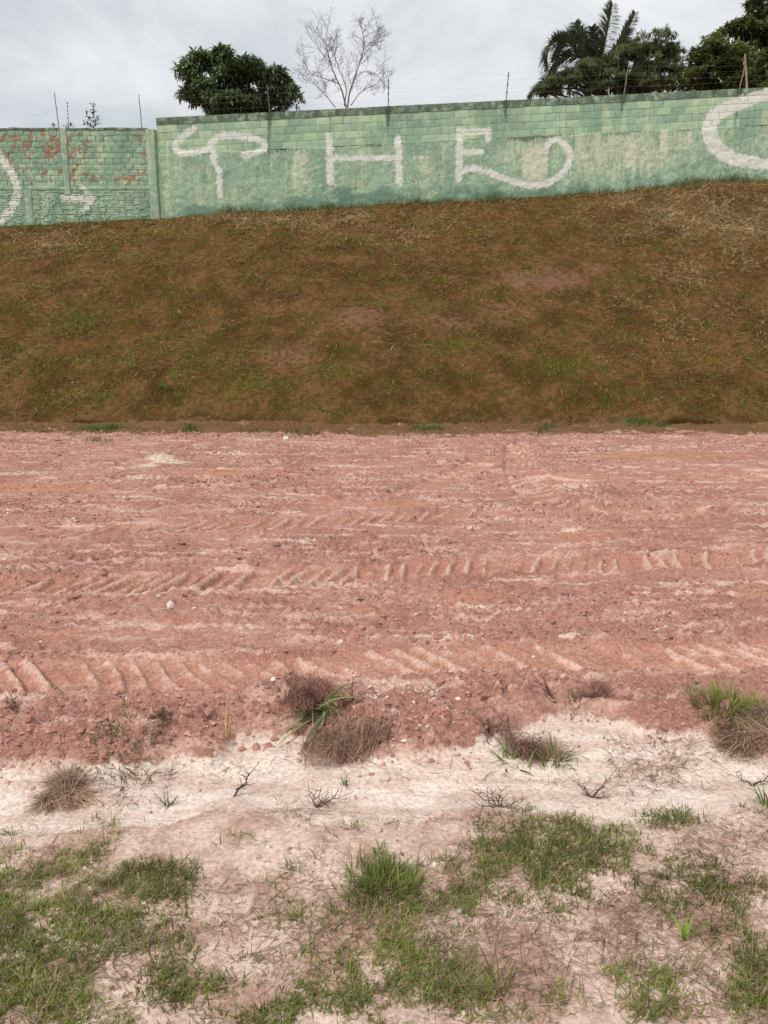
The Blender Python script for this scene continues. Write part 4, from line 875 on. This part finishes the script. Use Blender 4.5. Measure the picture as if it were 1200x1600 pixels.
# clumped turf: pick clump centres, then blades round each
def lot_fore(x, y): return 1 - sst(-.05, .05, y - np.interp(x, SAND_LO[:, 0], SAND_LO[:, 1]))
def d_turf(x, y):
    b_ = blobs(x, y, TURF); out_ = np.where((y < 1.35) | (np.abs(x) > .5 * y + .25), .45, 0)
    spr = (.34 + .3 * sst(2.3, 1.7, y)) * sst(.02, .38, fbm(x * 4.3, y * 4.3, 603, 4, .6)) * lot_fore(x, y)
    return spr + np.clip(np.maximum(b_, out_) * 1.25, 0, 1) * sst(-.15, .22, fbm(x * 6, y * 6, 601, 5, .62) + .5 * (b_ - .5)) * sst(.05, .3, np.maximum(b_, out_))
Cc, r = scatter_fore(60000, d_turf, 61); nC = len(Cc); per = 7; print('turf clumps', nC)
P = np.repeat(Cc, per, 0); n = len(P); P[:, :2] += r.normal(0, .011, (n, 2)); P[:, 2] = lot(P[:, 0], P[:, 1]) - .002
tone = fbm(P[:, 0] * 3, P[:, 1] * 3, 602, 3)[:, None]; u_ = r.uniform(0, 1, (n, 1))
K = np.array([.165, .205, .034]) * (1 + .5 * tone) * r.uniform(.5, 1.5, (n, 1)); K = np.where(u_ < .22, np.array([.42, .34, .18]) * r.uniform(.6, 1.2, (n, 1)), K); K = np.where(u_ > .93, np.array([.30, .17, .10]) * r.uniform(.6, 1.2, (n, 1)), K)
big_ = .75 + .55 * np.repeat(r.uniform(0, 1, nC) ** 2, per) + .5 * np.exp(-(((P[:, 0] - gnd(600, 1395)[0]) / .10) ** 2 + ((P[:, 1] - gnd(600, 1395)[1]) / .10) ** 2))
V, F, K = blades(P, r.uniform(-3.14, 3.14, n), r.uniform(.015, .048, n) * big_, r.uniform(.0022, .0045, n), r.normal(.65, .45, n).clip(.0, 1.5), r.uniform(.1, 1.5, n), K.clip(.008, 1), 2)
acc = Acc(); acc.add(V, F, K); o = acc.build('turf_grass', GRASS, None, True); tag(o, 'patchy short green turf growing through the sandy foreground', 'grass', kind='stuff')
def d_lit(x, y):
    b_ = blobs(x, y, LITTER); out_ = np.where((y < 1.35) | (np.abs(x) > .5 * y + .25), .4, 0); tf = blobs(x, y, TURF)
    sn = lot(x, y, True)[1]
    return .10 * sn * sst(.15, .5, fbm(x * 3, y * 6, 612, 4)) + np.clip(np.maximum(np.maximum(b_, out_), .45 * tf) * sst(-.2, .3, fbm(x * 4, y * 4, 611, 4) + .25 * b_) * (1 - .75 * sn * (b_ < .4)), 0, 1)
P, r = scatter_fore(105000, d_lit, 62); n = len(P); u_ = r.uniform(0, 1, (n, 1))
K = np.array([.37, .235, .17]) * r.uniform(.5, 1.35, (n, 1)); K = np.where(u_ < .22, np.array([.46, .33, .22]) * r.uniform(.6, 1.15, (n, 1)), K); K = np.where(u_ > .965, np.array([.10, .06, .045]), K)
V, F, K = blades(P + [0, 0, .003], r.uniform(-3.14, 3.14, n), np.exp(r.normal(0, .5, n)) * .038, r.uniform(.0012, .0030, n), r.normal(.06, .16, n), r.normal(.15, .5, n), K, 2, tip=.4)
acc = Acc(); acc.add(V, F, K)
o = acc.build('dry_litter', STRAW, None, True); tag(o, 'dry reddish brown grass stems littering the foreground soil', 'dead grass', kind='stuff')
# weeds along the dirt's edge and the toe of the bank
acc = Acc(); r = np.random.default_rng(63)
for cx, cy, sx, k, L_, col in [(150, 675, 22, 130, .16, (.11, .17, .03)), (180, 672, 14, 70, .14, (.11, .17, .03)), (298, 674, 12, 70, .14, (.1, .16, .03)), (668, 672, 22, 130, .12, (.1, .17, .03)), (1000, 664, 22, 130, .16, (.11, .18, .03)), (1035, 666, 12, 60, .12, (.1, .15, .03)), (860, 668, 14, 50, .1, (.1, .13, .03)), (850, 675, 12, 50, .1, (.12, .13, .04)), (150, 690, 12, 30, .1, (.12, .15, .04)), (470, 679, 16, 60, .1, (.12, .13, .04)), (60, 674, 30, 60, .1, (.12, .13, .04)), (400, 676, 30, 60, .1, (.12, .12, .04))]:
    k = k * 3; g_ = gnd(r.normal(cx, sx * .7, k), r.normal(cy + 2, 2.2, k)); P = np.stack([g_[:, 0], np.minimum(g_[:, 1], 16.4), lot(g_[:, 0], g_[:, 1])], -1)
    V, F, K = blades(P, r.uniform(-3.14, 3.14, k), L_ * r.uniform(.5, 1.3, k), np.full(k, .010), r.uniform(.5, 1.5, k), r.uniform(.2, 1.2, k), np.array(col) * r.uniform(.6, 1.3, (k, 1)), 2); acc.add(V, F, K)
k = 9000; g_ = gnd(r.uniform(-150, 1350, k), r.normal(672, 5.5, k)); ok = (g_[:, 1] > 13.2) & (g_[:, 1] < 16.6) & (r.uniform(0, 1, k) < .35 + .9 * fbm(g_[:, 0] * .8, g_[:, 1] * 1.5, 640, 4)); g_ = g_[ok]; k = len(g_)
K = np.where(r.uniform(0, 1, (k, 1)) < .45, np.array([.17, .18, .03]), np.array([.26, .15, .06])) * r.uniform(.4, 1.4, (k, 1))
V, F, K = blades(np.stack([g_[:, 0], g_[:, 1], lot(g_[:, 0], g_[:, 1])], -1), r.uniform(-3.14, 3.14, k), r.uniform(.04, .13, k), np.full(k, .011), r.uniform(.1, 1.2, k), r.uniform(.2, 1.2, k), K, 2); acc.add(V, F, K)
o = acc.build('toe_grass', GRASS, None, True); tag(o, 'sparse green grass along the foot of the bank', 'grass', kind='stuff')

def gpt(px, py, dz=0.0): g_ = hit(px, py); return np.array([g_[0], g_[1], float(lot(g_[0], g_[1])) + dz])
def tuft(name, label, px, py, n, L, Wd, spread, col, seed, cat='grass tuft', el=(1.0, .35), bend=(.3, 1.2), part='blades', mat=GRASS, var=.3, dead=.0, group=None):
    r = np.random.default_rng(seed); b0 = gpt(px, py); root = empty(name, b0, label, cat, group)
    a_ = np.clip(r.normal(0, spread, (n, 2)), -1.6 * spread, 1.6 * spread); P = np.stack([b0[0] + a_[:, 0], b0[1] + a_[:, 1], lot(b0[0] + a_[:, 0], b0[1] + a_[:, 1])], -1)
    K = np.array(col) * (1 + var * r.normal(0, 1, (n, 1))).clip(.35, 1.8)
    if dead: K = np.where(r.uniform(0, 1, (n, 1)) < dead, np.array([.30, .20, .12]) * r.uniform(.6, 1.2, (n, 1)), K)
    hd = np.arctan2(a_[:, 1], a_[:, 0]) + r.normal(0, .7, n)
    V, F, K = blades(P, hd, L * r.uniform(.5, 1.25, n), Wd * r.uniform(.7, 1.3, n), r.normal(*el, n), r.uniform(*bend, n), K, 3); acc = Acc(); acc.add(V, F, K); acc.build(part, mat, root, True, b0)
    return root, b0, r
def root_ball(parent, b0, c, rad, n, L, col, seed, part, flat=.8, fuzz=.35):
    """matted roots and stems wound every way round a lumpy earthen core"""
    r = np.random.default_rng(seed); c = np.array(c); nb = 7
    lump = 1 + .35 * fbm(i2V[:, 0] * 2 + seed, i2V[:, 1] * 2 + i2V[:, 2], seed, 3)[:, None]; core = c + i2V * lump * rad * np.array([.55, .55, .55 * flat])
    mesh_np('earth_core', core - b0, i2F, STONE, {'Col': np.tile(np.array(col) * .7, (len(core), 1))}, False, parent)
    ob = r.normal(0, .48, (nb, 3)) * np.array([1.1, .8, .5 * flat]) * rad; rb = rad * r.uniform(.45, .8, nb); pk = r.integers(0, nb, n)
    d = r.normal(0, 1, (n, 3)); d[:, 2] = np.where(d[:, 2] < -.35, -d[:, 2] * .5, d[:, 2]); d /= np.linalg.norm(d, axis=1)[:, None]
    P = c + ob[pk] + d * (rb[pk] * r.uniform(.7, 1.08, n))[:, None] * np.array([1, 1, flat])
    P[:, 2] = np.maximum(P[:, 2], lot(P[:, 0], P[:, 1]) + .002)
    tg = np.cross(d, r.normal(0, 1, (n, 3))) + d * r.normal(.05, .30 * (fuzz + .5), (n, 1)) + np.array([0, 0, -.25]); tg /= np.linalg.norm(tg, axis=1)[:, None]
    K = np.array(col) * r.uniform(.35, 1.7, (n, 1)) * (.7 + .6 * r.uniform(0, 1, nb)[pk][:, None])
    V, F, K = blades(P, np.arctan2(tg[:, 1], tg[:, 0]), L * r.uniform(.3, 1.1, n), r.uniform(.0010, .0026, n), np.arcsin(np.clip(tg[:, 2], -1, 1)), r.normal(.5, .9, n), K, 3, tip=.5)
    V[:, 2] = np.maximum(V[:, 2], lot(V[:, 0], V[:, 1]) + .001); acc = Acc(); acc.add(V, F, K); acc.build(part, STRAW, parent, True, b0)
def long_leaves(parent, b0, start, tips, wd, col, seed, arch=.06):
    r = np.random.default_rng(seed)
    for tx, ty, zz in tips:
        e_ = gpt(tx, ty, zz); s_ = np.array(start) + r.normal(0, .015, 3); t = np.linspace(0, 1, 8)[:, None]; p = s_ + (e_ - s_) * t + np.array([0, 0, arch]) * np.sin(np.pi * t)
        d = e_ - s_; sd_ = np.array([-d[1], d[0], 0.02]); sd_ /= np.linalg.norm(sd_); w = wd * (np.sin(np.pi * np.clip(t * .93 + .07, 0, 1)) ** .7 + .02) / 2
        keel = p - np.array([0, 0, 1]) * w * .5; V = np.stack([p - sd_ * w, keel, p + sd_ * w], 1).reshape(-1, 3)
        acc = Acc(); acc.add(V, grid_faces(8, 3), np.array(col) * r.uniform(.65, 1.3)); acc.build('leaf', GRASS, parent, True, b0)
# upper uprooted clump
b0 = gpt(490, 1108); up1 = empty('uprooted_grass_clump', b0, 'upper of two uprooted grass clumps, its root ball upturned', 'grass clump')
root_ball(up1, b0, b0 + [0, .02, .05], .09, 2600, .065, (.27, .14, .105), 5, 'roots', .95, .4)
long_leaves(up1, b0, b0 + [.05, -.05, .06], [(560, 1112, .02), (548, 1125, .01), (570, 1090, .05), (590, 1105, .03), (520, 1130, .02), (535, 1100, .07), (505, 1128, .02), (470, 1140, .02), (555, 1095, .02)], .012, (.20, .24, .09), 8, .02)
# lower uprooted clump with long leaves
b0 = gpt(542, 1180); up2 = empty('uprooted_grass_clump', b0, 'lower uprooted grass clump with long green leaves lying on sand', 'grass clump')
root_ball(up2, b0, b0 + [0, .03, .02], .115, 3600, .085, (.37, .23, .165), 15, 'roots', .6, .5)
long_leaves(up2, b0, gpt(515, 1120, .03), [(421, 1138, .03), (432, 1157, .02), (430, 1171, .01), (468, 1180, .0), (487, 1163, .03), (455, 1136, .04), (460, 1150, .05), (502, 1148, .05), (470, 1120, .04), (445, 1162, .05), (528, 1140, .08)], .014, (.23, .28, .12), 18, .025)
def mound(name, label, px, py, rad, n, L, col, seed, flat=.5, fuzz=.4, dz=0.0):
    """flattened bundle of dead stems fanning out of a few crowns"""
    r = np.random.default_rng(seed); b0 = gpt(px, py); root = empty(name, b0, label, 'dead grass'); nb = 6
    ob = r.normal(0, .38, (nb, 2)) * rad; main = r.uniform(0, 6.28, nb); pk = r.integers(0, nb, n); P = np.zeros((n, 3)); P[:, :2] = b0[:2] + ob[pk] + r.normal(0, rad * .16, (n, 2)); P[:, 2] = lot(P[:, 0], P[:, 1]) + r.uniform(0, rad * flat, n)
    hd = main[pk] + r.normal(0, 1.1, n); K = np.array(col) * r.uniform(.35, 1.6, (n, 1)) * (.75 + .5 * r.uniform(0, 1, nb)[pk][:, None])
    V, F, K = blades(P, hd, L * r.uniform(.4, 1.3, n), r.uniform(.0012, .0032, n), r.normal(.05, .28, n), r.normal(.5, .6, n), K, 3, tip=.4)
    V[:, 2] = np.maximum(V[:, 2], lot(V[:, 0], V[:, 1]) + .002); acc = Acc(); acc.add(V, F, K); acc.build('straw', STRAW, root, True, b0)
# tufts one can pick out
tuft('grass_tuft', 'bright green tuft on a dry mound at the right edge', 1140, 1108, 420, .10, .0055, .085, (.24, .29, .06), 71, dead=.15, el=(1.0, .35))
mound('dead_grass_mound', 'dry brown grass mound below the bright tuft at right', 1175, 1148, .16, 1800, .10, (.36, .235, .16), 72, .16, .7)
mound('dead_grass_mound', 'dry grass mound on the sand at lower left', 112, 1234, .10, 1500, .085, (.38, .25, .175), 73, .20, .4)
tuft('dead_grass_mound', 'dark dry tangle on the sand right of the left mound', 212, 1226, 170, .085, .0022, .07, (.17, .095, .075), 74, 'dead grass', (.3, .35), (.2, 1.0), 'straw', STRAW)
tuft('grass_tuft', 'dark sprawling green tuft on the berm at left', 195, 1168, 260, .085, .0042, .085, (.14, .17, .06), 75, dead=.4, el=(.4, .35))
mound('dead_grass_mound', 'small dry root tuft on the berm at left', 252, 1125, .05, 200, .035, (.20, .105, .075), 76, .7, .5)
tuft('grass_tuft', 'yellow green tuft on sand right of centre', 866, 1188, 90, .095, .0055, .03, (.2, .23, .07), 77, dead=.35, el=(.9, .4))
tuft('grass_tuft', 'wide bladed green leaves on sand below the dry twigs', 795, 1192, 22, .10, .009, .045, (.18, .24, .08), 78, el=(.5, .4))
mound('dead_grass_mound', 'brown dry mat under the dry twigs at right of centre', 805, 1168, .14, 560, .09, (.24, .13, .095), 79, .35, .6)
mound('dead_grass_mound', 'reddish dry weed heap on the berm right of centre', 930, 1085, .13, 360, .06, (.26, .14, .10), 80, .35, .6)
tuft('dead_grass_mound', 'sparse dry tangle on the sand at right', 1030, 1195, 420, .085, .0022, .11, (.24, .14, .10), 81, 'dead grass', (.15, .3), (.2, 1.2), 'straw', STRAW)
tuft('grass_tuft', 'tall dark green tuft in the middle of the near ground', 600, 1392, 420, .075, .0042, .062, (.18, .23, .05), 82, dead=.12, el=(.9, .45))
tuft('grass_tuft', 'lone light green sprig on bare sand at lower right', 1072, 1468, 13, .08, .008, .006, (.20, .29, .05), 83, el=(1.0, .3), bend=(.1, .6))
tuft('grass_tuft', 'broad green leaves entering at the right edge on sand', 1200, 1258, 12, .09, .008, .012, (.15, .22, .045), 84, el=(1.0, .4))
tuft('grass_tuft', 'upright green sprig at the bottom edge right of centre', 1010, 1590, 14, .085, .005, .012, (.13, .20, .04), 85, el=(1.25, .2), bend=(.0, .5))
tuft('grass_tuft', 'small green sprig on the sand above the left turf', 263, 1258, 26, .05, .004, .008, (.10, .15, .04), 86)
tuft('grass_tuft', 'small green sprig on the sand below the lower root clump', 540, 1226, 18, .045, .004, .006, (.11, .17, .045), 87)
tuft('grass_tuft', 'small green sprig in the dirt right of the root clumps', 735, 1122, 14, .07, .004, .006, (.16, .18, .06), 88)
tuft('grass_tuft', 'little green tuft in the dirt beside the dry twigs', 895, 1112, 50, .06, .004, .02, (.14, .16, .05), 89, dead=.3)
tuft('grass_tuft', 'yellowish red sprawling tuft at the bottom left of centre', 780, 1548, 40, .10, .005, .02, (.17, .16, .05), 90, el=(.7, .4))
tuft('dry_sprig', 'thin yellow straw sprig standing in the dirt left of the root clumps', 352, 1150, 9, .15, .0035, .006, (.48, .34, .15), 91, 'plant', (1.35, .25), (.0, .25), 'stalk', STRAW)
# dry branching weeds
def twig(name, label, px, py, tips, rad, col, seed):
    r = np.random.default_rng(seed); b0 = gpt(px, py); root = empty(name, b0, label, 'twig')
    for tx, ty, zz in tips:
        e_ = gpt(tx, ty, 0); e_[1] = b0[1] + (e_[1] - b0[1]) * .3; e_ = np.array([*(at(tx, ty, e_[1])[:2]), max(float(at(tx, ty, e_[1])[2]), float(lot(e_[0], e_[1])) + .004)])
        t = np.linspace(0, 1, 8)[:, None]; p = b0 + (e_ - b0) * t + r.normal(0, .006, (8, 3)) * np.sin(np.pi * t); acc = Acc(); tube(acc, p, np.linspace(rad, rad * .35, 8), 5, np.array(col) * r.uniform(.8, 1.2))
        for k in range(2, 8):
            d = p[k] - p[k - 1]; d /= np.linalg.norm(d) + 1e-9; d = d * .7 + r.normal(0, .6, 3); d /= np.linalg.norm(d); d[2] = abs(d[2]) * .7; l_ = r.uniform(.015, .05); tube(acc, [p[k], p[k] + d * l_ * .5, p[k] + d * l_ + [0, 0, .004]], [rad * .5, rad * .4, rad * .25], 4, np.array(col))
        acc.build('stem', BARK, root, True, b0)
twig('dry_weed', 'dark forked dry weed standing in the dirt right of centre', 868, 1103, [(838, 1060, 0), (845, 1052, 0), (826, 1075, 0), (856, 1080, 0)], .0035, (.10, .06, .05), 1)
twig('dry_weed', 'dry weed stalk upright beside the upper root clump', 552, 1102, [(551, 1052, 0), (549, 1070, 0)], .003, (.15, .08, .06), 2)
twig('dry_weed', 'branching dry weed on the sand in the middle', 785, 1262, [(735, 1235, 0), (755, 1238, 0), (770, 1240, 0), (815, 1252, 0), (750, 1258, 0), (782, 1234, 0)], .003, (.14, .075, .06), 3)
twig('dry_weed', 'forked dry weed on the sand right of the middle', 925, 1246, [(902, 1222, 0), (945, 1225, 0), (955, 1212, 0), (915, 1238, 0), (948, 1252, 0)], .0028, (.15, .08, .06), 4)
twig('dry_weed', 'dark fallen stem on the sand left of the lower root clump', 365, 1245, [(402, 1195, 0), (390, 1210, 0), (380, 1225, 0)], .0030, (.09, .06, .05), 5)
twig('dry_weed', 'dark pointed stalk on the sand at the right edge', 1175, 1228, [(1150, 1210, 0), (1200, 1222, 0), (1215, 1200, 0)], .003, (.12, .07, .055), 6)
twig('dry_weed', 'small dry forked weed at the left edge of the dirt', 20, 1112, [(12, 1090, 0), (28, 1098, 0), (18, 1085, 0)], .003, (.10, .06, .05), 7)
twig('dry_weed', 'dry stem lying on the sand below the lower root clump', 495, 1262, [(482, 1232, 0), (520, 1248, 0), (502, 1236, 0), (535, 1244, 0)], .0028, (.14, .085, .07), 8)
# scrap of clear plastic
b0 = gpt(717, 1430, .012); V = .45 * np.array([[-.014, -.01, 0], [.012, -.012, .004], [.016, .008, .012], [-.01, .012, .010], [0, 0, .018]]); F = np.array([[0, 1, 4], [1, 2, 4], [2, 3, 4], [3, 0, 4]])
mp_ = Mat('plastic_scrap', .2, .5); sc_ = mesh_np('plastic_scrap', V, F, mp_.done((.34, .36, .37)), None, False); sc_.location = b0; sc_.modifiers.new('thick', 'SOLIDIFY').thickness = .001
tag(sc_, 'tiny crumpled grey plastic scrap in the near turf', 'litter')
